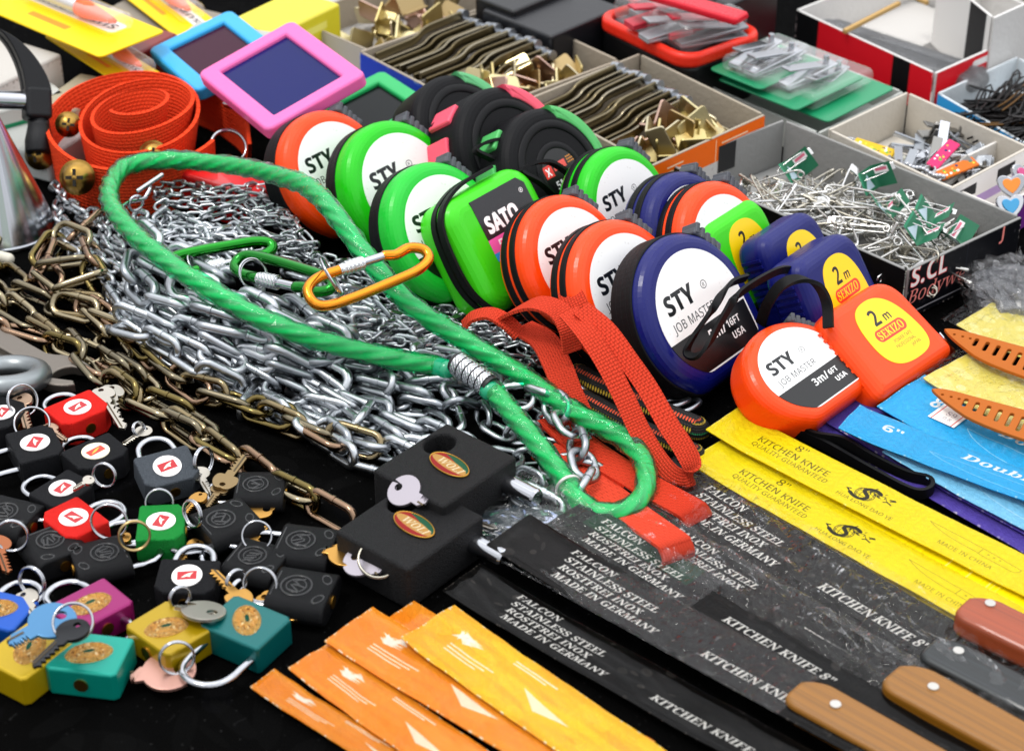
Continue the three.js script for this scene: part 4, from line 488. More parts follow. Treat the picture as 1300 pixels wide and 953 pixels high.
// black sleeves
const blkTex = (v, o) => ctex(2048, 256, (g, w, h) => { g.fillStyle = '#0a0908'; g.fillRect(0, 0, w, h); for (let i = 0; i < 90; i++) { g.fillStyle = `rgba(${rnd() < .5 ? '46,40,38' : '40,36,34'},${rr(.05, .25)})`; g.beginPath(); g.ellipse(rr(0, w), rr(0, h), rr(10, 120), rr(3, 20), rr(-.2, .2), 0, 7); g.fill(); } if (o) { g.fillStyle = 'rgba(14,96,56,.55)'; g.fillRect(80, 0, 480, 120); }
  g.fillStyle = '#f2efe8'; const L = ['FALCON', 'STAINLESS STEEL', 'ROSTFREI INOX', 'MADE IN GERMANY']; L.forEach((s, i) => txt(g, s, v + i * 8, 62 + i * 50, 46, 'italic bold', 'serif', .95)); txt(g, 'KITCHEN KNIFE 8"', v + 640, 190, 54, 'italic bold', 'serif', .88); dirt(g, w, h, 70, .25, '190,180,170'); wear(g, w, h, 130, '150,140,130', .5); });
const BG = 'black kitchen knife sleeves', blkM = [blkTex(200), blkTex(120, true), blkTex(230)].map((t) => sleeveMat(t, { clearcoat: .22, clearcoatRoughness: .06, bumpScale: .0020, specularIntensity: .1 }));
const b1 = pack('knife_sleeve', 'black knife sleeve in wrinkled clear film right beside the yellow sleeves', 'knife sleeve', BG, [792, 622], [858, 585], [1122, 818], .30, .0068, blkM[0], { tl: .3 });
const b2 = pack('knife_sleeve', 'black knife sleeve under the looped red strap end', 'knife sleeve', BG, [755, 664], [806, 632], [972, 794], .30, .0088, blkM[2], { tl: .3 });
const b3 = pack('knife_sleeve', 'black knife sleeve with green tint showing beside the green cable end', 'knife sleeve', BG, [690, 672], [745, 640], [900, 795], .30, .0108, blkM[1], { tl: .3 });
const b4 = pack('knife_sleeve', 'black knife sleeve lying uppermost, its blunt end by the steel shackle bar', 'knife sleeve', BG, [618, 702], [672, 664], [909, 862], .30, .0132, blkM[2], { curl: .006, tl: .3 });
const b5 = pack('knife_sleeve', 'black knife sleeve lowest at the front, bordering the orange packets', 'knife sleeve', BG, [562, 757], [616, 727], [790, 884], .30, .006, blkM[0], { curl: .004, tl: .3 });
film(b1, .05, .95, -.15, 1.15, .003, .008); film(b2, .0, .7, 0, 1, .002, .006); film(b3, -.16, .32, -.1, 1.05, .002, .007);
film(b4, -.03, .6, -.05, 1, .0012, .002);
{ const m = M('#7d8cae', .5, 0, { clearcoat: .5, key: 'bag' }); const t = thing('plastic_bag', 'crumpled bluish green clear bag end beside the lower large padlock', 'plastic bag'); t.position.copy(P(665, 668, .008)); const g = new THREE.SphereGeometry(.02, 40, 24); const p = g.attributes.position; for (let i = 0; i < p.count; i++) { const x = p.getX(i), y = p.getY(i), z = p.getZ(i); const k = 1 + 1.1 * Math.abs(fbm(x * 400 + 30, z * 400 + y * 160 + 30) - .5); p.setXYZ(i, x * k * 1.25, y * k * .38, z * k * .75); } g.computeVertexNormals(); part(t, 'bag_film', g, clear); const g2 = g.clone().scale(.86, .7, .86); part(t, 'bag_contents', g2, M('#ffffff', .5, 0, { map: ctex(128, 128, (c, w, h) => { c.fillStyle = '#1c2a30'; c.fillRect(0, 0, w, h); for (let i = 0; i < 90; i++) { c.strokeStyle = ['#8fa0cc', '#b8c2e0', '#0d6a48', '#2a3a50'][i & 3]; c.lineWidth = rr(1, 4); const x = rr(0, w), y = rr(0, h); c.beginPath(); c.moveTo(x, y); c.bezierCurveTo(x + 10, y - 10, x + 12, y + 10, x + rr(-20, 20), y + rr(-20, 20)); c.stroke(); } }), clearcoat: .5, key: 'bagc' })); }
// wooden handled knives
const wood = (a, b) => { const t = ctex(256, 128, (g, w, h) => { g.fillStyle = a; g.fillRect(0, 0, w, h); for (let i = 0; i < 160; i++) { g.strokeStyle = `rgba(${b},${rr(.03, .16)})`; g.lineWidth = rr(.4, 1.4); const y = rr(0, h); g.beginPath(); g.moveTo(0, y); g.bezierCurveTo(80, y + rr(-5, 5), 170, y + rr(-5, 5), w, y + rr(-4, 4)); g.stroke(); } }); t.wrapS = t.wrapT = THREE.RepeatWrapping; t.repeat.set(12, 24); return M('#ffffff', .45, 0, { map: t, bumpMap: grainS, bumpScale: .0001, clearcoat: .25, key: t.uuid }); };
function knife(label, end, dir, h, W, m, len, rivs, th = .013) { const t = thing('kitchen_knife', label, 'knife', 'kitchen knives with riveted handles'); const p0 = P(...end, h), p1 = P(...dir, h); onAxis(t, p0, p1); const s = new THREE.Shape(); s.moveTo(0, -W * .18); s.quadraticCurveTo(0, -W * .5, W * .4, -W * .5); s.lineTo(len, -W * .46); s.lineTo(len, W * .44); s.lineTo(W * .55, W * .5); s.quadraticCurveTo(W * .2, W * .45, 0, W * .18);
  part(t, 'handle', boxUV(ext(s, th, .003, 4, 12).translate(0, 0, -th / 2)), m); for (const [x, y] of rivs) part(t, 'rivet', new THREE.CylinderGeometry(.0026, .0026, .0012, 20).rotateX(Math.PI / 2).translate(x, y, th / 2 + .0002), M('#c9c6c0', .3, .9)); part(t, 'blade', new RoundedBoxGeometry(.022, W * .7, .0016, 1, .0005).translate(.014, 0, -th * .28), chrome); return t; }
const woodY = wood('#8f5c08', '50,26,4'), woodR = wood('#9c4420', '60,20,8'), woodD = wood('#0e1213', '80,100,110');
knife('knife with reddish brown wooden handle lying on the yellow sleeves', [1222, 775], [1330, 828], .0155, .025, woodR, .1, [[.011, .006], [.06, .0]]);
knife('knife with yellowish wooden handle at the bottom edge, left of two', [1008, 882], [1098, 932], .010, .024, woodY, .11, [[.022, .001]]);
knife('knife with yellowish wooden handle and visible rivet, right of two', [1132, 862], [1230, 916], .010, .027, woodY, .11, [[.021, .002]]);
knife('knife with dark mottled handle wrapped in clear film by brown one', [1178, 828], [1290, 886], .009, .024, woodD, .12, [[.014, .0035]]);
// purple and blue sleeves
const purTex = ctex(1024, 160, (g, w, h) => { g.fillStyle = '#5646a6'; g.fillRect(0, 0, w, h); dirt(g, w, h, 60, .2, '120,110,200'); wear(g, w, h, 160, '225,215,215', .8); });
const PG = 'purple sleeves under the blue ones';
pack('knife_sleeve', 'purple cardboard sleeve lowest, showing its worn pale edge by the yellow ones', 'knife sleeve', PG, [1032, 546], [1092, 516], [1300, 700], .235, .0045, sleeveMat(purTex, { clearcoat: .05 }));
pack('knife_sleeve', 'purple cardboard sleeve uppermost, its blunt corner next to orange tape', 'knife sleeve', PG, [1042, 536], [1090, 510], [1300, 676], .225, .0068, sleeveMat(purTex, { clearcoat: .05 }));
const bluTex = (sz, t2) => ctex(1024, 200, (g, w, h) => { g.fillStyle = t2 ? '#7cc8ee' : '#2ab0f0'; g.fillRect(0, 0, w, h); dirt(g, w, h, 90, .1, '190,230,255'); g.fillStyle = '#f2f8fb'; if (sz) { txt(g, sz, 95, 96, 64, 'bold'); txt(g, 'Double Professional', 330, 78, 56, 'italic bold', 'serif', 1.15); } g.strokeStyle = 'rgba(210,240,255,.75)'; g.lineWidth = 2; g.beginPath(); g.moveTo(250, 110); g.bezierCurveTo(340, 190, 560, 150, 1000, 180); g.moveTo(250, 110); g.bezierCurveTo(400, 96, 700, 110, 1000, 130); g.stroke(); g.beginPath(); g.arc(700, 150, 14, 0, 7); g.arc(760, 152, 14, 0, 7); g.stroke(); wear(g, w, h, 70, '240,248,252', .7); });
const CGp = 'bright blue knife sleeves';
pack('knife_sleeve', 'pale blue sleeve lying lowest, its near edge beside purple', 'knife sleeve', CGp, [1120, 578], [1175, 545], [1300, 671], .2, .0095, sleeveMat(bluTex('', true)));
const c2 = pack('knife_sleeve', 'bright blue sleeve with white price sticker, partly beneath an orange slotted blade', 'knife sleeve', CGp, [1113, 522], [1178, 484], [1300, 612], .19, .0112, sleeveMat(bluTex('8"')), { curl: .004 });
{ const s = new THREE.Mesh(); const lab = ctex(128, 128, (g, w, h) => { g.fillStyle = '#f1efec'; g.fillRect(0, 0, w, h); g.fillStyle = '#d04a4a'; g.fillRect(14, 0, 5, h); g.fillRect(110, 0, 5, h); g.fillStyle = '#9a96a0'; txt(g, 'S9', 46, 72, 44, '', 'serif'); txt(g, '0.8', 52, 104, 28, '', 'serif'); dirt(g, w, h, 30, .2); }); const g = new THREE.PlaneGeometry(.017, .018, 4, 4).rotateX(-Math.PI / 2); const m = part(c2.t, 'price_sticker', g, M('#ffffff', .6, 0, { map: lab, key: 'pst' })); const p = P(1206, 527, .0132).sub(c2.B); m.position.copy(p); m.rotation.y = -.75; }
pack('knife_sleeve', 'narrow bright blue sleeve lying on top with curled left end', 'knife sleeve', CGp, [1064, 551], [1102, 527], [1300, 634], .2, .0145, sleeveMat(bluTex('6"')), { curl: .005 });
// pale yellow sleeves with orange slotted blade guards
const palTex = ctex(1024, 220, (g, w, h) => { g.fillStyle = '#f0df62'; g.fillRect(0, 0, w, h); for (let i = 0; i < 120; i++) { g.fillStyle = `rgba(255,248,190,${rr(.1, .5)})`; g.beginPath(); g.ellipse(rr(0, w), rr(0, h), rr(4, 70), rr(3, 20), rr(-.5, .5), 0, 7); g.fill(); } g.fillStyle = '#4a4212'; g.save(); g.translate(430, 96); g.rotate(Math.PI); g.font = 'italic bold 54px serif'; g.fillText('71/8"', -140, 0); g.restore(); wear(g, w, h, 150, '250,240,225', .8); });
const w1 = pack('knife_sleeve', 'pale yellow sleeve in clear film between the two orange slotted blades', 'knife sleeve', 'pale yellow sleeves at the right edge', [1172, 484], [1232, 447], [1300, 552], .14, .0145, sleeveMat(palTex, { clearcoat: .5 }));
const w2 = pack('knife_sleeve', 'pale yellow sleeve farthest back, behind both orange slotted blades', 'knife sleeve', 'pale yellow sleeves at the right edge', [1214, 416], [1262, 384], [1300, 455], .11, .012, sleeveMat(palTex, { clearcoat: .5 }));
film(w1, -.05, 1, -.05, 1, .0015, .002); film(w2, -.1, 1, .0, 1.3, .0015, .005);
{ const t = thing('plastic_bag', 'crumpled clear film bunched at the right edge behind the pale sleeve', 'plastic bag'); t.position.copy(P(1292, 372, .012)); const g = new THREE.SphereGeometry(.03, 44, 28), p = g.attributes.position; for (let i = 0; i < p.count; i++) { const x = p.getX(i), y = p.getY(i), z = p.getZ(i); const k = 1 + 1.2 * Math.abs(fbm(x * 260 + 60, z * 260 + y * 120 + 60) - .5); p.setXYZ(i, x * k * .95, y * k * .55, z * k); } g.computeVertexNormals(); part(t, 'bag_film', g, clear); part(t, 'bag_contents', g.clone().scale(.8, .6, .8), M('#7d8086', .5, 0, { clearcoat: .6, bumpMap: wrinkS, bumpScale: .004, key: 'film2' })); }
function blade(label, tip, dir, near, h, Wd, th = .0022) { const t = thing('slotted_blade', label, 'blade guard', 'orange slotted blades at the right edge'); const L = .13; onAxis(t, P(...tip, h), P(...dir, h), V(.03, 1, .06)); const s = new THREE.Shape(); s.moveTo(0, 0); s.quadraticCurveTo(.004, .004, .02, .003); s.lineTo(L, .001); s.lineTo(L, -Wd); s.quadraticCurveTo(.05, -Wd * 1.02, .024, -Wd * .62); s.quadraticCurveTo(.004, -Wd * .2, 0, 0);
  const slot = (x, y0, y1, r) => { const ho = new THREE.Path(); ho.absarc(x, y0, r, Math.PI, 2 * Math.PI, false); ho.absarc(x, y1, r, 0, Math.PI, false); s.holes.push(ho); }; for (let k = 0; k < 14; k++) { const x = .0205 + k * .0066, w = Wd * Math.min(1, .42 + k * .12); slot(x, -w * .62 - .0005, -w * .2 + .0002, .0012); } for (const x of [.007, .012, .0165]) slot(x, -.003, -.0029, .0008);
  part(t, 'blade', boxUV(ext(s, th, .0004, 2, 10)), M('#ae5e1e', .55, 0, { bumpMap: scuffS, bumpScale: .00012, specularIntensity: .3, key: 'bladeo' })); }
blade('orange slotted blade whose tip lies on the blue sleeve, nearer one', [1183, 497], [1300, 527], 0, .0205, .027);
blade('orange slotted blade at the corner of the orange yellow label tape, farther one', [1199, 421], [1300, 447], 0, .0205, .030);
// orange packets at the front
const orgTex = (k) => ctex(512, 256, (g, w, h) => { g.fillStyle = k ? '#fa8a10' : '#ffb014'; g.fillRect(0, 0, w, h); for (let i = 0; i < 60; i++) { g.fillStyle = `rgba(${k ? '255,160,40' : '255,214,20'},${rr(.1, .4)})`; g.beginPath(); g.ellipse(rr(0, w), rr(0, h), rr(10, 110), rr(6, 40), rr(-.3, .3), 0, 7); g.fill(); } g.scale(.72, 1); g.fillStyle = 'rgba(255,246,225,.85)'; for (let i = 0; i < 14; i++) { g.beginPath(); g.moveTo(100 + rr(-30, 46), 80 + rr(-30, 34)); g.lineTo(110 + rr(-20, 60), 80 + rr(-20, 30)); g.lineTo(96 + rr(-10, 40), 90 + rr(-20, 30)); g.fill(); } for (let j = 0; j < 3; j++) g.fillRect(92, 140 + j * 16, 150 - 20 * j, 6); g.fillRect(250, 40, 140, 7); g.fillRect(250, 54, 110, 7); g.beginPath(); g.moveTo(330, 120); g.lineTo(500, 150); g.lineTo(400, 180); g.fill(); g.scale(1 / .72, 1); wear(g, w, h, 120, '255,248,235', .9); });
const OG = 'orange packets at the front edge', og0 = sleeveMat(orgTex(0), { clearcoat: .4 }), og1 = sleeveMat(orgTex(1), { clearcoat: .4 });
pack('orange_packet', 'orange packet at the far left of the fan, mostly cropped', 'packet', OG, [318, 876], [352, 856], [440, 950], .12, .003, og1, { tl: .14 });
pack('orange_packet', 'deep orange packet with white print, second from the left in the fan', 'packet', OG, [366, 852], [428, 822], [470, 926], .14, .005, og1, { tl: .14 });
pack('orange_packet', 'light orange packet behind the topmost one, its tip pointing up', 'packet', OG, [462, 812], [536, 774], [560, 870], .15, .0045, og1, { tl: .14 });
pack('orange_packet', 'plain orange packet with folded white corner in the middle of the fan', 'packet', OG, [412, 818], [500, 806], [520, 882], .14, .0075, og1, { tl: .14 });
pack('orange_packet', 'yellowish orange packet uppermost of the fan, beside the black sleeve', 'packet', OG, [509, 814], [572, 769], [592, 872], .14, .010, og0, { tl: .14 });
// ---------------------------------------------------------------- open boxes at the back
const kraft = (c) => M(c, .85, 0, { bumpMap: cloudS, bumpScale: .0003, specularIntensity: .3, key: 'kr' + c });
// rim corners as photo pixels at height h: N nearest, E right, F farthest; paint = { NE, NW } materials of the outer faces
function box(label, N, E, F, h, o = {}) {
  const t = thing('cardboard_box', label, 'box', o.group), n = P(...N, h), e = P(...E, h), f = P(...F, h); const u = e.clone().sub(n), v = f.clone().sub(e); if (o.square) v.addScaledVector(u.clone().normalize(), -v.dot(u.clone().normalize())); const w = n.clone().add(v), th = .0022; const f2 = e.clone().add(v); t.position.copy(n).setY(0);
  const m = kraft(o.color || '#a7a097'); const c = n.clone().add(f2).multiplyScalar(.5);
  const wall = (a, b, name, mm, pad) => { const L = a.distanceTo(b), g = boxUV(new RoundedBoxGeometry(L - pad, h, th, 2, .0007)); const q = part(t, name, g, mm); const d = b.clone().sub(a).normalize(); q.position.copy(a).add(b).multiplyScalar(.5).setY(h / 2).sub(t.position); q.rotation.y = Math.atan2(-d.z, d.x); return q; };
  wall(n, e, 'side_panel', m, 0); wall(e, f2, 'side_panel', m, th * 2.2); wall(w, f2, 'side_panel', m, 0); wall(n, w, 'side_panel', m, th * 2.2);
  const face = (a, b, tex, name) => { const L = a.distanceTo(b), g = new THREE.PlaneGeometry(L - .001, h - .0008, 12, 1); const q = part(t, name, g, tex); const d = b.clone().sub(a).normalize(), out = V(-d.z, 0, d.x); if (out.dot(a.clone().add(b).multiplyScalar(.5).sub(c)) < 0) out.negate(); const X = V().crossVectors(UP, out); basis(q, X, UP, out, a.clone().add(b).multiplyScalar(.5).setY(h / 2).addScaledVector(out, th / 2 + .0004).sub(t.position)); };
  if (o.NE) face(n, e, o.NE, 'printed_side'); if (o.NW) face(n, w, o.NW, 'printed_side');
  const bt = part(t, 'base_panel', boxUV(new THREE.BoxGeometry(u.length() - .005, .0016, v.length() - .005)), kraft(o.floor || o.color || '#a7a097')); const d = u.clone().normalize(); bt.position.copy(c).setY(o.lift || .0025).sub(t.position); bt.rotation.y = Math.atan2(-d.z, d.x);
  return { t, n, u, v, c, at: (a, b, y) => n.clone().addScaledVector(u, a).addScaledVector(v, b).setY(y), ang: Math.atan2(-d.z, d.x) }; }
const print = (w, h, fn, r = .45) => { const t = ctex(w, h, fn); return M('#ffffff', r, 0, { map: t, key: t.uuid, specularIntensity: .4 }); };
// safety pin box
const pinNE = print(512, 160, (g, w, h) => { g.fillStyle = '#0c0d12'; g.fillRect(0, 0, w, h); g.strokeStyle = '#e02a30'; g.fillStyle = '#f6f2f0'; g.lineWidth = 5; g.font = 'bold 84px sans-serif'; g.strokeText('S.CL', 8, 58); g.fillText('S.CL', 8, 58); g.fillStyle = '#f08a80'; txt(g, 'Bodywe', 0, 112, 60, 'italic', 'serif', 1.15); g.fillStyle = '#a8a8ae'; g.fillRect(26, 140, 230, 4); g.fillStyle = '#1c1e28'; g.fillRect(262, 0, 4, h); g.fillStyle = '#f08a80'; txt(g, 'J', 420, 40, 60, 'bold'); dirt(g, w, h, 120, .25, '160,160,165'); wear(g, w, h, 90, '200,190,180', .7); });
const pinNW = print(512, 128, (g, w, h) => { g.fillStyle = '#0e0d0c'; g.fillRect(0, 0, w, h); g.fillStyle = '#2e2a10'; g.fillRect(w * .02, 0, w * .12, h); g.fillStyle = '#050505'; g.fillRect(w * .16, 0, 4, h); dirt(g, w, h, 90, .2, '120,120,110'); });
const pb = box('open grey box with black printed outside, full of safety pins', [1153, 342], [1296, 275], [995, 152], .036, { NE: pinNE, NW: pinNW, color: '#8f8f8d', floor: '#9a9a98' });
function pinGeo() { const L = .036, r = .0011; const pts = []; pts.push(V(L / 2, .0042, 0), V(0, .0046, 0), V(-L / 2 + .003, .0036, 0)); for (let k = 0; k <= 8; k++) { const a = Math.PI / 2 + k / 8 * Math.PI * 1.0; pts.push(V(-L / 2 + .0022 * Math.cos(a) * 1.2, .003 * Math.sin(a) + .0, .0)); } pts.push(V(0, -.0034, .0004), V(L / 2 - .002, -.0036, 0)); return merge([new THREE.TubeGeometry(curve(pts), 36, .00062, 6), new RoundedBoxGeometry(.006, .0082, .0022, 2, .001).translate(L / 2, 0, 0), new THREE.TorusGeometry(.0019, .0006, 6, 14).translate(-L / 2 - .0006, 0, 0)]); }
const PINL = 'steel safety pin lying jumbled in the grey printed box', PING = 'steel safety pins heaped in a box';
{ const g = pinGeo(), ms = [M('#cdcbc6', .2, 1), M('#b8b3a6', .26, 1), M('#d8d8d6', .16, 1)];
  for (let i = 0; i < 125; i++) { const a = rr(.08, .92), b = rr(.06, .78); const hump = .006 + .026 * Math.max(0, 1 - 1.4 * Math.pow(a - .35, 2) * 2 - 1.7 * Math.pow(b - .36, 2)); const o = mesh('safety_pin', g, ms[i % 3]); tag(o, PINL, 'safety pin', PING); o.position.copy(pb.at(a, b, hump * rr(.35, 1.0) + .002)); const q = new THREE.Quaternion().setFromEuler(new THREE.Euler(rr(-1.2, 1.2) + (rnd() < .4 ? 0 : Math.PI / 2), rr(0, 6.28), rr(-.5, .5), 'YXZ')); o.quaternion.copy(q); o.scale.setScalar(rr(.95, 1.4)); }
  const cg = ctex(128, 64, (c, w, h) => { c.fillStyle = '#1d6a4a'; c.fillRect(0, 0, w, h); c.fillStyle = '#f0e8ea'; c.fillRect(70, 8, 46, 18); c.fillStyle = '#e0708a'; c.fillRect(74, 11, 38, 8); c.fillStyle = '#b8ccd8'; c.beginPath(); c.moveTo(12, 56); c.lineTo(34, 14); c.lineTo(52, 56); c.fill(); c.fillStyle = '#2a8a64'; c.fillRect(0, 0, 8, h); });
  const cm = M('#ffffff', .5, 0, { map: cg, key: 'pincard' }); const fold = new THREE.PlaneGeometry(.034, .019, 10, 2); { const p = fold.attributes.position; for (let i = 0; i < p.count; i++) { const x = p.getX(i); p.setZ(i, .9 * Math.abs(x) - .006 + 0); p.setX(i, x * .78); } fold.computeVertexNormals(); }
  const names = ['folded green card of pins at the back left of the safety pin box', 'green pin card standing up near the middle back of the pin box', 'large green pin card on top, to the right in the pin box', 'green pin card with white label at the right end of the pin box', 'green pin card half buried in the middle of the pins', 'small green card bent flat at the front of the pins'];
  [[1012, 212, .03, .6, .9], [1112, 225, .034, .4, 1.2], [1185, 272, .036, -.4, .2], [1215, 300, .034, .7, .15], [1128, 262, .034, .2, .1], [1172, 295, .035, -.5, .3]].forEach(([x, y, h, ry, rx], i) => { const t = thing('pin_card', names[i], 'card', 'green cards of safety pins'); t.position.copy(P(x, y, h)); t.rotation.set(-Math.PI / 2 + rx, 0, ry, 'XYZ'); t.scale.setScalar(.82); part(t, 'card', fold, cm); const pn = part(t, 'pin', g, ms[2]); pn.position.set(0, .004, .004); pn.scale.setScalar(.8); }); }
{ const q = part(pb.t, 'black_tape', new THREE.PlaneGeometry(.016, .02), M('#141417', .5)); const A = pb.at(.0, 1, .026).sub(pb.t.position); const inn = pb.u.clone().normalize(); const wv = pb.v.clone().normalize(); basis(q, wv.clone().negate(), UP, V().crossVectors(wv.clone().negate(), UP), pb.at(0, 1, .026).addScaledVector(inn, .05).addScaledVector(wv, -.0018).sub(pb.t.position)); basis(q, inn, UP, V().crossVectors(inn, UP), q.position.clone()); }
// trinket box right behind
const tb = box('open pale box of nail clippers and key charms behind the pin box', [1208, 238], [1306, 186], [1152, 117], .032, { color: '#c9c2b6', floor: '#cfc9be', NE: print(256, 64, (g, w, h) => { g.fillStyle = '#f3efec'; g.fillRect(0, 0, w, h); g.fillStyle = '#b89ad0'; g.fillRect(0, h * .5, w, h * .22); g.fillStyle = '#14141a'; g.fillRect(20, 10, 60, 16); g.fillRect(150, 8, 60, 18); }) });
function clipperGeo() { return merge([new RoundedBoxGeometry(.036, .0016, .009, 1, .0006).translate(0, .0012, 0), new RoundedBoxGeometry(.036, .0016, .009, 1, .0006).rotateZ(.1).translate(0, .0042, 0), new RoundedBoxGeometry(.03, .0014, .007, 1, .0005).rotateZ(-.16).translate(-.002, .0085, 0), new THREE.CylinderGeometry(.0016, .0016, .011, 10).translate(.013, .005, 0)]); }
{ const g = clipperGeo(), ms = [chrome, steel, M('#8e8c88', .3, 1)]; for (let i = 0; i < 26; i++) { const o = mesh('nail_clipper', g, ms[i % 3]); tag(o, 'shiny steel nail clipper jumbled in the pale box behind the pins', 'nail clipper', 'steel nail clippers in the pale box'); o.position.copy(tb.at(rr(.12, .92), rr(.1, .6), rr(.006, .022))); o.rotation.set(rr(-.9, .9), rr(0, 6.28), rr(-.7, .7)); o.scale.setScalar(rr(.75, 1.05)); }
  const one = (label, color, px, py, h, ry, rz) => { const t = thing('key_charm', label, 'charm'); t.position.copy(P(px, py, h)); t.rotation.set(.3, ry, rz); part(t, 'charm_plate', new RoundedBoxGeometry(.03, .0022, .009, 2, .001), print(128, 40, (c, w, hh) => { c.fillStyle = color; c.fillRect(0, 0, w, hh); for (let i = 0; i < 12; i++) { c.fillStyle = ['#222a60', '#f0d040', '#ffffff', '#50a040'][i & 3]; c.beginPath(); c.arc(rr(10, w - 10), rr(8, hh - 8), rr(2, 6), 0, 7); c.fill(); } }, .3)); part(t, 'ring', new THREE.TorusGeometry(.004, .0007, 6, 20).rotateX(1.3).translate(-.018, 0, 0), chrome); };
  one('pink printed key charm among the nail clippers', '#d8306a', 1198, 196, .03, .9, 0); one('yellow striped key charm at the left of the clippers', '#d8b020', 1110, 188, .026, -.55, .1); one('white and green charm at the left of the clippers', '#d8d8c8', 1122, 196, .024, -.55, .1); one('orange charm at the near side of the clippers', '#d06a1c', 1216, 214, .028, .5, 0);
  const bt = thing('bead_chain', 'little steel ball chain draped over the nail clippers', 'chain'); bt.position.copy(P(1160, 212, .02)); for (let i = 0; i < 12; i++) { const p = P(1152 + i * 4.2, 208 + i * 1.6 + 1.5 * Math.sin(i), .03).sub(bt.position); const b = part(bt, 'bead', T.bead ||= new THREE.SphereGeometry(.0018, 10, 8), chrome); b.position.copy(p); } }
// box cut by right edge with heart charms
const hb = box('box with lilac stripe at the right edge holding heart charms', [1268, 262], [1360, 215], [1268, 178], .026, { color: '#d6d2cc', NW: print(256, 64, (g, w, h) => { g.fillStyle = '#f2eef0'; g.fillRect(0, 0, w, h); g.fillStyle = '#b08ac8'; g.fillRect(0, h * .55, w, h * .25); }), NE: print(128, 64, (g, w, h) => { g.fillStyle = '#6a2a80'; g.fillRect(0, 0, w, h); }) });
{ const hs = new THREE.Shape(); hs.moveTo(0, -.009); hs.bezierCurveTo(-.016, .002, -.008, .012, 0, .005); hs.bezierCurveTo(.008, .012, .016, .002, 0, -.009); const hg = ext(hs, .003, .0008, 3, 12), hg2 = ext(hs, .0024, .0006, 2, 10).scale(.62, .62, 1).translate(0, .0002, .0016);
  [[1285, 236, '#f08a1c', 'silver heart charm with orange heart on it in the lilac striped box'], [1282, 262, '#2a9ad0', 'silver heart charm with blue heart on it in the lilac striped box'], [1298, 222, '#d84a8a', 'silver heart charm with pink heart on it at the right edge']].forEach(([x, y, c, l], i) => { const t = thing('heart_charm', l, 'charm', 'heart charms'); t.position.copy(P(x, y, .028)); t.rotation.set(-.6, -.2 + .3 * i, .1); part(t, 'charm_frame', hg, chrome); part(t, 'charm_heart', hg2, M(c, .3, 0, { clearcoat: .6, key: 'hc' + c })); }); }
// bracket boxes
const stripeNE = print(512, 160, (g, w, h) => { g.fillStyle = '#c9c6c2'; g.fillRect(0, 0, w, h); g.fillStyle = '#f2690e'; g.fillRect(0, 0, w, h * .42); g.fillStyle = '#f6d8b8'; g.fillRect(w * .55, 6, 3, 60); txt(g, 'Shoes', 130, 56, 24, 'bold'); for (let i = 0; i < 3; i++) { g.fillRect(60, 22 + i * 13, 40 + 40 * rnd(), 4); g.fillRect(310, 20 + i * 14, 100 + 40 * rnd(), 4); } g.fillStyle = '#17181c'; g.fillRect(w * .3, h * .46, 70, h * .54); g.fillRect(w * .9, h * .4, 60, h * .5); dirt(g, w, h, 90, .2); });
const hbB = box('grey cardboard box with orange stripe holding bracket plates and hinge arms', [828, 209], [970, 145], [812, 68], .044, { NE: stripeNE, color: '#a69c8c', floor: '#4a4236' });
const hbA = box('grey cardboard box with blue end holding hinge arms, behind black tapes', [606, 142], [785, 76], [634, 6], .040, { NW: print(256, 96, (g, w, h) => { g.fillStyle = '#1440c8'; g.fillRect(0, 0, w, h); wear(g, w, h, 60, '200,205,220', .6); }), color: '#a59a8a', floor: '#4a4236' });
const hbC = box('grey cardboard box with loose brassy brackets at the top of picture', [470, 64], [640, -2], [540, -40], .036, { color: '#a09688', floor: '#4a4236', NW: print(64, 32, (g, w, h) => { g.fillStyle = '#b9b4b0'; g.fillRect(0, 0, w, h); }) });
function armGeo() { const s = new THREE.Shape(); const L = .088, b = .0029; s.moveTo(-L / 2, -b); s.lineTo(-.012, -b); s.quadraticCurveTo(-.004, -b, 0, -b + .004); s.quadraticCurveTo(.004, .0025 - b + .003, .012, -b + .005); s.lineTo(L / 2, -b + .005); s.lineTo(L / 2, b + .005); s.lineTo(.012, b + .005); s.quadraticCurveTo(.002, b + .005, -.002, b + .002); s.quadraticCurveTo(-.006, b, -.014, b); s.lineTo(-L / 2, b); return ext(s, .0024, .0005, 2, 6); }
const zg = [M('#80755a', .28, 1), M('#948b76', .25, 1), M('#6b6046', .3, 1)];
function arms(bx, n, a0, a1, b0, b1, y, label, group) { const g = armGeo(), rv = new THREE.CylinderGeometry(.0036, .0036, .007, 14).rotateX(Math.PI / 2); const pu = bx.u.clone().normalize(), pv = bx.v.clone().normalize(); for (let i = 0; i < n; i++) { const t = thing('hinge_arm', label, 'hinge', group); const k = i / (n - 1); t.position.copy(bx.at(a0 + (a1 - a0) * k, b0 + (b1 - b0) * k, y + rr(-.002, .003))); const X = pu.clone().addScaledVector(pv, rr(-.03, .03)).addScaledVector(UP, .05).normalize(), Z = pv.clone().negate().addScaledVector(UP, .22).normalize(); const Y = V().crossVectors(Z, X).normalize(); basis(t, X, Y, V().crossVectors(X, Y)); part(t, 'arm', g, zg[i % 3]); const r = part(t, 'rivet', rv, steel); r.position.set(.041, .005, .001); } }
arms(hbB, 11, .36, .40, .95, .42, .036, 'plated steel hinge arm stacked in the orange striped box', 'hinge arms stacked in the orange striped box');
arms(hbA, 14, .40, .46, .97, .30, .034, 'plated steel hinge arm stacked in the blue ended box', 'hinge arms stacked in the blue ended box');
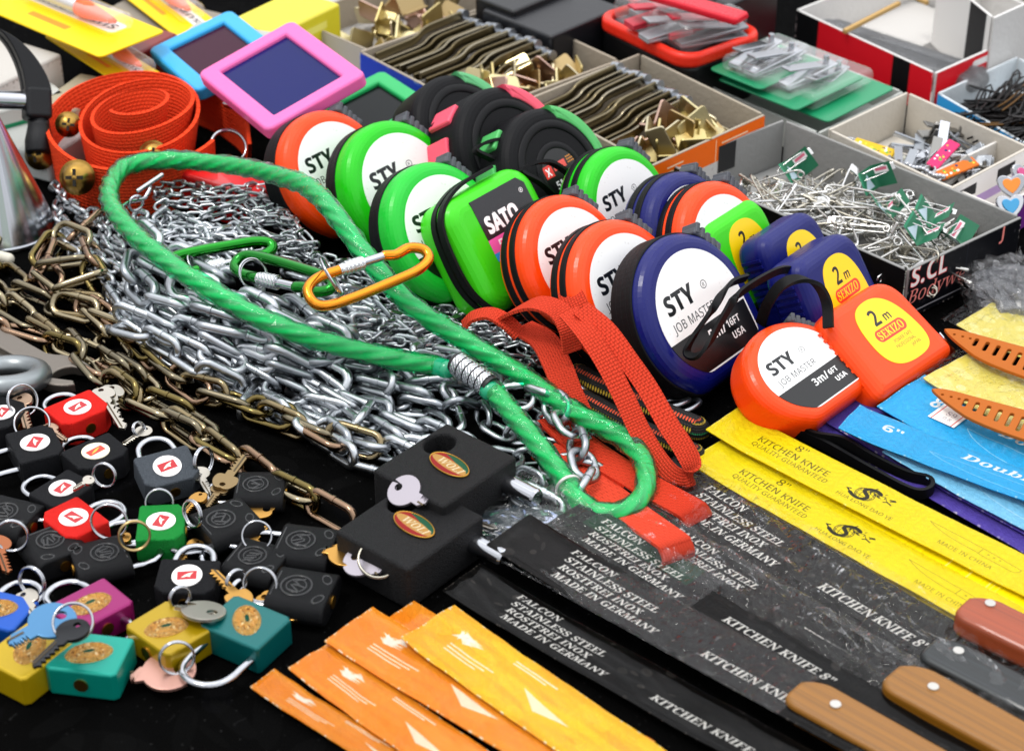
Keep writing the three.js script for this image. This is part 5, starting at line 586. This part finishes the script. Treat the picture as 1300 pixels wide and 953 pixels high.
function plateGeo() { const s = rrShape(.026, .02, .003); for (const [x, y] of [[-.007, .004], [.007, .004], [0, -.005]]) { const h = new THREE.Path(); h.absarc(x, y, .0018, 0, 6.283, true); s.holes.push(h); } return merge([ext(s, .0018, .0003, 1, 8), ext(rrShape(.026, .014, .0025), .0018, .0003, 1, 8).rotateX(-Math.PI / 2).translate(0, -.01, .007)]); }
const pg = plateGeo(), pm = [M('#bfae78', .36, 1), M('#cfc294', .34, 1), M('#b39c70', .36, 1), M('#c6bb9c', .34, 1), M('#c8a898', .35, 1)];
function plates(bx, n, a, b, y, label, group) { for (let i = 0; i < n; i++) { const o = mesh('bracket_plate', pg, pm[i % 5]); tag(o, label, 'bracket', group); o.position.copy(bx.at(rr(...a), rr(...b), rr(...y))); o.rotation.set(rr(-1.2, .8), rr(0, 6.28), rr(-.7, .7)); o.scale.setScalar(rr(.7, 1.05)); } }
plates(hbB, 24, [.1, .85], [.1, .36], [.016, .044], 'brassy steel corner bracket loose in the orange striped box', 'corner brackets in the orange striped box');
plates(hbA, 26, [.2, .85], [.08, .36], [.016, .042], 'brassy steel corner bracket loose in the blue ended box', 'corner brackets in the blue ended box');
plates(hbC, 26, [.1, .9], [.1, .8], [.014, .038], 'brassy steel corner bracket loose in the box at the top edge', 'corner brackets in the box at the top edge');
// clear blister tubs and cards
const clearTub = (c, k) => new THREE.MeshPhysicalMaterial({ color: C(c), transmission: .92, thickness: 0, roughness: .08, ior: 1.5, side: THREE.DoubleSide });
const blister = clearTub('#ffffff');
function quadFrame(pts, width, thick, rr0 = .004) { // pts: W, F, E, N in world; a frame in their plane and its local axes
  const [w, f, e, n] = pts; const X = n.clone().sub(w), L = X.length(); X.normalize(); const Y = f.clone().sub(w); const sk = Y.dot(X); const Hh = Math.sqrt(Y.lengthSq() - sk * sk); Y.addScaledVector(X, -sk).normalize(); const Z = V().crossVectors(X, Y).normalize(); if (Z.y < 0) Z.negate(); return { X, Y, Z, L, H: Hh, c: w.clone().add(e).multiplyScalar(.5) }; }
function mirror(label, color, glass, W, F, E, N, fw) { const t = thing('framed_mirror', label, 'mirror', 'square plastic framed mirrors'); const q = quadFrame([W, F, E, N].map((a) => P(...a))); const Z = V().crossVectors(q.X, q.Y); basis(t, q.X, q.Y, Z, q.c); const s = rrShape(q.L, q.H, .006), ho = new THREE.Path(rrShape(q.L - 2 * fw, q.H - 2 * fw, .001).getPoints()); s.holes.push(ho); part(t, 'frame', boxUV(ext(s, .010, .0022, 4, 8).translate(0, 0, -.006)), plastic(color, .34)); part(t, 'glass', new RoundedBoxGeometry(q.L - 2 * fw + .003, q.H - 2 * fw + .003, .0016, 1, .0004), M(glass, .12, .0, { specularIntensity: .22, bumpMap: grainS, bumpScale: .00002, key: 'gl' + glass })); part(t, 'back_plate', new RoundedBoxGeometry(q.L - .006, q.H - .006, .003, 1, .001).translate(0, 0, -.0035), plastic(color, .34)); }
mirror('light blue framed square mirror with dark maroon glass, leftmost', '#35a8e4', '#3a1228', [188, 66, .042], [300, 20, .058], [360, 70, .058], [250, 120, .042], .0125);
mirror('pink framed square mirror with dark blue glass, in the middle', '#ee6cb0', '#141c5c', [257, 92, .058], [374, 22, .080], [462, 105, .080], [346, 165, .058], .0125);
mirror('green framed square mirror with black glass behind the orange tape', '#22b060', '#0a0f10', [372, 150, .025], [488, 95, .040], [560, 140, .040], [440, 198, .025], .012);
function card(label, poly, y, color, kids, group) { const t = thing('blister_card', label, 'blister pack', group); const [N, E, F] = poly.map((p) => P(...p, y)); const u = E.clone().sub(N), v = F.clone().sub(E); const X = u.clone().normalize(), W = u.length(), v2 = v.clone().addScaledVector(X, -v.dot(X)), Yd = v2.length(); basis(t, X, v2.normalize(), V().crossVectors(X, v2), N.clone().add(F).multiplyScalar(.5)); part(t, 'card', (typeof color === 'string' ? boxUV : uvBox)(ext(rrShape(W, Yd, .004), .0014, .0003, 1, 6)), typeof color === 'string' ? M(color, .4, 0, { clearcoat: .3, key: 'cd' + color }) : (color)); kids(t, W, Yd); return t; }
const CB = 'green carded blister packs';
for (const [l, poly, y] of [['green blister card of nail clippers lying flat lowest by the red box', [[1055, 155], [1140, 112], [985, 60]], .026], ['green blister card of nail clippers uppermost, left one', [[960, 118], [1040, 82], [985, 52]], .040], ['green blister card of nail clippers in the middle of the stack', [[1010, 142], [1098, 100], [1000, 62]], .034]]) card(l, poly, y, '#0c8a5a', (t, w, d) => { const b = part(t, 'blister', boxUV(new RoundedBoxGeometry(w * .9, d * .72, .012, 4, .005).translate(0, 0, .0075)), blister); for (let k = 0; k < 2; k++) { const c = part(t, 'nail_clipper', T.clip ||= clipperGeo().rotateX(Math.PI / 2), chrome); c.position.set(w * rr(-.05, .05), (k - .5) * d * .36, .003); c.rotation.z = rr(-.15, .2); c.scale.setScalar(1.35); } }, CB);
{ // shallow clear-sided tray below the cards
  box('shallow box with pale green rim under the green blister cards', [1040, 168], [1146, 116], [975, 48], .022, { color: '#b6b9b4' }); }
{ const t = thing('plastic_tub', 'black tub with red rim and clear domed lid full of grey fittings', 'tub'); const n = P(872, 78, .05), e = P(970, 44, .05), ff = P(845, -6, .05); const u = e.clone().sub(n), X = u.clone().normalize(), v = ff.clone().sub(e).addScaledVector(X, -ff.clone().sub(e).dot(X)), W = u.length(), D = v.length(), Y = v.clone().normalize(); basis(t, X, Y, V().crossVectors(X, Y), n.clone().addScaledVector(u, .5).addScaledVector(v, .5));
  part(t, 'tub', boxUV(ext(rrShape(W, D, .014), .042, .003, 3, 8).translate(0, 0, -.049)), M('#0b0b0d', .35)); const rs = rrShape(W * 1.05, D * 1.03, .016); rs.holes.push(new THREE.Path(rrShape(W * .86, D * .9, .012).getPoints())); part(t, 'rim', boxUV(ext(rs, .011, .0035, 4, 8).translate(0, 0, -.008)), plastic('#e8301c', .3)); part(t, 'insert', boxUV(ext(rrShape(W * .9, D * .92, .01), .003, .0005, 1, 6).translate(0, 0, -.006)), M('#4a4a50', .5)); part(t, 'lid', boxUV(new RoundedBoxGeometry(W * .84, D * .86, .022, 5, .009).translate(0, 0, .009)), blister);
  for (let k = 0; k < 8; k++) { const q = part(t, 'fitting', T.clip, [M('#8a8c90', .4, .6), M('#c02a3c', .4), M('#a8aaae', .35, .6)][k % 3]); q.position.set(rr(-.25, .25) * W, (k / 7 - .5) * .7 * D, rr(.0, .006)); q.rotation.z = rr(-.4, .4); q.scale.setScalar(1.5); } }
// red and black box at the upper right
const redSide = (flip) => print(512, 192, (g, w, h) => { g.fillStyle = '#dc1424'; g.fillRect(0, 0, w, h); if (!flip) { g.fillStyle = '#0c0c0e'; g.fillRect(w * .72, 0, w * .12, h); g.fillRect(0, 0, w * .17, h); } else { g.fillStyle = '#efece9'; g.beginPath(); g.moveTo(0, h); g.lineTo(0, h * .92); g.quadraticCurveTo(w * .3, h * .48, w, h * .38); g.lineTo(w, h); g.fill(); g.save(); g.translate(w * .42, h * .14); g.rotate(0); g.fillStyle = '#efece9'; g.beginPath(); g.roundRect(-70, -8, 190, 30, 12); g.fill(); g.restore(); g.fillStyle = '#4a4a55'; g.fillRect(w * .46, h * .62, 10, 30); g.fillRect(w * .5, h * .6, 10, 30); } wear(g, w, h, 70, '250,220,220', .6); });
const rb = box('large red and black box with white inside at the upper right', [1188, 92], [1345, 22], [1170, -50], .034, { NE: redSide(true), NW: redSide(false), color: '#d9d7d4', floor: '#c9c6c2' });
{ const t = thing('plastic_bag', 'grey clear bag of rods lying in the red and black box', 'plastic bag'); t.position.copy(rb.at(.2, .42, .018)); t.rotation.y = rb.ang + .1; const g = new THREE.CapsuleGeometry(.014, .13, 12, 40).rotateX(Math.PI / 2); const p = g.attributes.position; for (let i = 0; i < p.count; i++) { const x = p.getX(i), y = p.getY(i), z = p.getZ(i), k = 1 + .5 * (fbm(x * 150 + 20, z * 60 + y * 80 + 20) - .5); p.setXYZ(i, x * k * 1.3, y * k * .8, z); } g.computeVertexNormals(); part(t, 'bag_film', g, clear); part(t, 'rod_bundle', g.clone().scale(.85, .8, .95), M('#85878a', .4, .2, { bumpMap: wrinkS, bumpScale: .004, key: 'rods' })); }
for (const [l, a, b] of [['thin wooden stick standing in the red and black box, nearer one', [1072, 40, .036], [1142, 4, .037]], ['thin wooden stick at the top of the red and black box, farther one', [1160, -6, .037], [1178, 4, .037]]]) { const t = thing('wooden_stick', l, 'stick', 'wooden sticks in the red box'); const L = onAxis(t, P(...a), P(...b)); part(t, 'stick', new RoundedBoxGeometry(L, .0035, .0035, 2, .0008).translate(L / 2, 0, 0), M('#b89458', .7)); }
box('tall white carton with black corner band at the top right', [1262, 22], [1400, -40], [1330, -90], .06, { color: '#dad8d5', NW: print(128, 128, (g, w, h) => { g.fillStyle = '#dcdad7'; g.fillRect(0, 0, w, h); g.fillStyle = '#101014'; g.fillRect(w * .62, 0, w * .3, h); }), floor: '#c9c6c2' });
// hair pin box
const hp = box('box with light blue rim full of black hair pins', [1300, 180], [1400, 130], [1292, 72], .022, { color: '#cfd6da', NW: print(64, 32, (g, w, h) => { g.fillStyle = '#3aa4e8'; g.fillRect(0, 0, w, h); }) });
{ const g = merge([new THREE.TubeGeometry(curve([V(-.03, 0, .002), V(-.01, 0, .003), V(.026, 0, .0024), V(.03, 0, 0), V(.026, 0, -.0024), V(-.01, 0, -.001), V(-.03, 0, -.003)]), 20, .0008, 5)]); const ms = [M('#0c0b0c', .3, .4), M('#17100e', .35, .4), M('#6a4a20', .35, .8)]; for (let i = 0; i < 70; i++) { const o = mesh('hair_pin', g, ms[i % 9 === 0 ? 2 : i & 1]); tag(o, 'black hair pin lying in the blue rimmed box at right edge', 'hair pin', 'black hair pins in the blue rimmed box'); o.position.copy(hp.at(rr(0, .5), rr(.05, .7), rr(.008, .026))); o.rotation.set(rr(-.5, .5), hp.ang + rr(-.5, .5), rr(-.3, .3)); }
  const hd = thing('hair_pin_bundle', 'mass of black hair pins beneath the loose ones', 'hair pins'); hd.userData.kind = 'stuff'; delete hd.userData.category; hd.position.copy(hp.at(.3, .35, .008)); const mg = new THREE.SphereGeometry(.05, 30, 16).scale(1.1, .22, 1.0); part(hd, 'hair_pin_mass', mg, M('#080708', .5, .2, { bumpMap: wrinkS, bumpScale: .004, key: 'hpm' })); }
// back row odds and ends
const glueCard = (v) => print(512, 256, (g, w, h) => { g.fillStyle = '#f0cc04'; g.fillRect(0, 0, w, h); dirt(g, w, h, 60, .1, '240,160,0'); g.save(); g.translate(w * .56, h * .34); g.rotate(Math.PI); g.fillStyle = '#e8e4e2'; g.beginPath(); g.roundRect(-150, -34, 300, 70, 16); g.fill(); g.fillStyle = '#3a3234'; txt(g, 'SUPER GLUE', -136, 20, 46, 'bold'); g.fillStyle = '#f08a20'; g.fillRect(-60, -110, 130, 26); g.restore(); });
function glue(label, poly, y, sc = 1) { card(label, poly, y, glueCard(), (t, w, d) => { const z = .0085; part(t, 'glue_tube', new THREE.LatheGeometry([[0, -.032], [.0046, -.032], [.005, -.026], [.005, .012], [.004, .017], [0, .018]].map((q) => new THREE.Vector2(q[0] * sc, q[1] * sc)), 24).rotateZ(-Math.PI / 2).translate(-w * .0, d * .12, z), M('#c9ccd2', .3, .5)); part(t, 'nozzle', new THREE.LatheGeometry([[0, .018], [.0062, .018], [.0058, .026], [.0024, .048], [.0012, .052], [0, .052]].map((q) => new THREE.Vector2(q[0] * sc, q[1] * sc)), 24).rotateZ(-Math.PI / 2).translate(-w * .0, d * .12, z), plastic('#f8642a', .35)); part(t, 'blister', boxUV(new RoundedBoxGeometry(.1 * sc, .022 * sc, .013, 4, .006).translate(.01, d * .12, z - .001)), blister); }, 'yellow carded glue tubes'); }
// poly: N = near left, E = near right, F = far right
glue('yellow card with a glue tube lying uppermost at the top left corner', [[-60, -5], [130, 76], [206, 40]], .062, 1.15);
glue('yellow card with a glue tube behind, touching the blue mirror', [[110, -40], [246, 66], [290, 40]], .034, 1.0);
glue('yellow card with an orange nozzle tube half under the uppermost one', [[60, 50], [165, 118], [205, 95]], .040, .9);
function crate(label, N, E, F, h, y0, mNE, mNW, mt, nm = 'carton') { const t = thing(nm, label, 'box'); const n = P(...N, h), e = P(...E, h), f = P(...F, h); const u = e.clone().sub(n), X = u.clone().normalize(), v = f.clone().sub(e).addScaledVector(X, -f.clone().sub(e).dot(X)); const Y = v.clone().normalize(), W = u.length(), D = v.length(); basis(t, X, UP, X.clone().cross(UP), n.clone().add(u.clone().multiplyScalar(.5)).addScaledVector(v, .5).setY(y0)); part(t, 'carton_body', boxUV(new RoundedBoxGeometry(W, h - y0, D, 3, .0025).translate(0, (h - y0) / 2, 0)), mt); const p1 = part(t, 'printed_side', new THREE.PlaneGeometry(W - .004, h - y0 - .004), mNE); p1.position.set(0, (h - y0) / 2, D / 2 + .0005); if (mNW) { const p2 = part(t, 'printed_side', new THREE.PlaneGeometry(D - .004, h - y0 - .004), mNW); p2.position.set(-W / 2 - .0005, (h - y0) / 2, 0); p2.rotation.y = -Math.PI / 2; } return t; }
const whitePrint = print(256, 128, (g, w, h) => { g.fillStyle = '#cfccc6'; g.fillRect(0, 0, w, h); g.fillStyle = '#e02c3a'; g.beginPath(); g.arc(70, 50, 20, 0, 7); g.fill(); g.fillStyle = '#2a50c0'; g.beginPath(); g.arc(64, 50, 11, 0, 7); g.fill(); dirt(g, w, h, 160, .25); wear(g, w, h, 80, '110,100,90', .5); });
crate('worn pale carton with red and blue dot behind the hammer', [-10, 112], [78, 68], [20, 20], .05, 0, whitePrint, whitePrint, kraft('#bdb9b2'));
crate('flat grey box with green bottom band under the hammer head', [60, 200], [110, 168], [-10, 90], .020, 0, print(64, 32, (g, w, h) => { g.fillStyle = '#b9bcb8'; g.fillRect(0, 0, w, h); }), null, kraft('#b4b8b4'));
crate('green edged pale box beneath the worn carton', [-40, 152], [84, 118], [40, 90], .034, 0, print(128, 48, (g, w, h) => { g.fillStyle = '#1f9060'; g.fillRect(0, 0, w, h); g.fillStyle = '#d0d2cc'; g.fillRect(0, 0, w, h * .3); }), null, kraft('#c6c8c2'));
crate('beige tin with dark lettering between glue card and red coil', [92, 140], [146, 100], [120, 78], .034, 0, print(128, 96, (g, w, h) => { g.fillStyle = '#c9c0a0'; g.fillRect(0, 0, w, h); g.fillStyle = '#2a241c'; for (let i = 0; i < 4; i++) g.fillRect(16 + i * 26, 20, 18, 26); g.fillRect(40, 66, 20, 22); }), null, kraft('#b0a890'));
crate('pale carton with black smudged print behind the mirrors', [330, 60], [352, 40], [290, -8], .05, 0, print(64, 64, (g, w, h) => { g.fillStyle = '#c2c0b6'; g.fillRect(0, 0, w, h); g.fillStyle = '#24262a'; for (let i = 0; i < 8; i++) { g.beginPath(); g.ellipse(rr(10, 54), rr(14, 56), rr(3, 10), rr(3, 9), 0, 0, 7); g.fill(); } }), null, kraft('#b7b6ae'));
crate('yellow packet standing behind the pink mirror', [350, 44], [432, 4], [390, -22], .05, 0, print(128, 64, (g, w, h) => { g.fillStyle = '#dcd030'; g.fillRect(0, 0, w, h); g.fillStyle = '#f0e870'; g.fillRect(10, 8, 90, 8); g.fillRect(10, 26, 60, 6); }), null, M('#d8cc38', .5));
crate('grey worn plank at the top left between glue and mirror', [230, 62], [300, 20], [190, -20], .030, 0, kraft('#8f877c'), null, kraft('#8f877c'), 'wooden_board');
crate('dark red packet beside the light blue mirror', [170, 70], [226, 42], [196, 26], .044, .02, M('#7a1408', .4), null, M('#7a1408', .4), 'packet');
crate('red printed packet behind the orange tape at the collar end', [318, 250], [352, 230], [318, 160], .028, 0, print(64, 64, (g, w, h) => { g.fillStyle = '#e01c1c'; g.fillRect(0, 0, w, h); g.fillStyle = '#f6e8e6'; g.fillRect(8, 12, 40, 9); g.fillRect(14, 32, 34, 8); }), null, M('#e01c1c', .4, 0, { clearcoat: .4, key: 'rp' }), 'packet');
crate('flat grey board beneath the mirrors and boxes', [440, 150], [620, 60], [420, -30], .012, 0, kraft('#a8a6a2'), null, kraft('#b4b1ae'), 'grey_board');
for (const [l, n, e, f, h, c] of [['dark grey plastic case at the top edge behind the hinge boxes', [700, 46], [790, 8], [700, -24], .05, '#1a1b1f'], ['black plastic case lying between bracket box and dark case', [652, 14], [730, -18], [690, -40], .055, '#141518'], ['black case behind the red rimmed tub at the top edge', [905, 16], [990, -24], [940, -50], .07, '#101014']]) crate(l, n, e, f, h, 0, M(c, .35), null, M(c, .35, 0, { bumpMap: scuffS, bumpScale: .0003, key: 'cs' + c }), 'plastic_case');
crate('red plastic strip lying askew across the red rimmed tub', [935, 24], [952, 14], [850, -26], .083, .077, plastic('#d41c30', .3), null, plastic('#d41c30', .3), 'plastic_strip');
// hammer and silver cone
{ const t = thing('claw_hammer', 'black claw hammer head with chrome neck at the left edge', 'hammer'); const c = P(46, 132, .052); const X = P(80, 108, .055).sub(P(0, 128, .055)).normalize(), Z = V().crossVectors(X, UP).normalize(), vz = V(-X.z * 0, 0, 0); const Yh = UP.clone().multiplyScalar(.8).add(V(-.05, 0, -.6)).normalize(); const Xp = X.clone().addScaledVector(Yh, -X.dot(Yh)).normalize(); basis(t, Xp, Yh, V().crossVectors(Xp, Yh), c); t.scale.setScalar(.86);
  part(t, 'head', mergeParts([new RoundedBoxGeometry(.021, .026, .02, 3, .004), new THREE.LatheGeometry([[0, 0], [.0085, 0], [.0085, .006], [.0098, .012], [.0112, .018], [.0112, .026], [.0104, .028], [0, .028]].map((q) => new THREE.Vector2(...q)), 28).rotateX(Math.PI).translate(.001, -.011, 0)]), M('#101114', .38, .4, { bumpMap: grainS, bumpScale: .0001, key: 'hm' }));
  const cl = []; for (const s of [-1, 1]) { const sh = new THREE.Shape(); sh.moveTo(-.010, .008); sh.quadraticCurveTo(-.011, .028, -.02, .044); sh.quadraticCurveTo(-.026, .054, -.034, .058); sh.quadraticCurveTo(-.014, .052, -.002, .036); sh.quadraticCurveTo(.01, .02, .0105, .006); cl.push(ext(sh, .0075, .001, 2, 12).translate(0, 0, s > 0 ? .0015 : -.009)); } part(t, 'claw', mergeParts(cl), M('#101114', .38, .4, { bumpMap: grainS, bumpScale: .0001, key: 'hm' }));
  part(t, 'neck', new THREE.CylinderGeometry(.0068, .0076, .09, 20).rotateZ(Math.PI / 2).translate(-.054, .002, 0), chrome); }
function mergeParts(l) { return merge(l); }
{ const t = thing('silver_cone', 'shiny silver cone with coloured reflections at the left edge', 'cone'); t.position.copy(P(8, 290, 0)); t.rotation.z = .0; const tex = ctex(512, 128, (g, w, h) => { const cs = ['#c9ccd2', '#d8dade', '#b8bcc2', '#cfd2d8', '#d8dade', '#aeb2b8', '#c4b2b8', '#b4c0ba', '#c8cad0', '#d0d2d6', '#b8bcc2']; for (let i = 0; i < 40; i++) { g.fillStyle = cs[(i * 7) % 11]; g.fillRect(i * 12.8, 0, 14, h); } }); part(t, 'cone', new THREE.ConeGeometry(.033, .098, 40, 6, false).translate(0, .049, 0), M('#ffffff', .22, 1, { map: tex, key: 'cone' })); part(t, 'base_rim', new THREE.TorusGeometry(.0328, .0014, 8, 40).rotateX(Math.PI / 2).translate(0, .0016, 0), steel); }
{ const t = thing('loose_fitting', 'small white plastic stub at the left edge by the brassy chain', 'fitting'); t.position.copy(P(-2, 326, .006)); part(t, 'stub', new THREE.CapsuleGeometry(.004, .012, 6, 14).rotateZ(1.3), M('#d9d4c4', .5)); }
scene.traverse((o) => { if (o.isMesh) o.castShadow = o.receiveShadow = true; });
renderer.render(scene, camera);
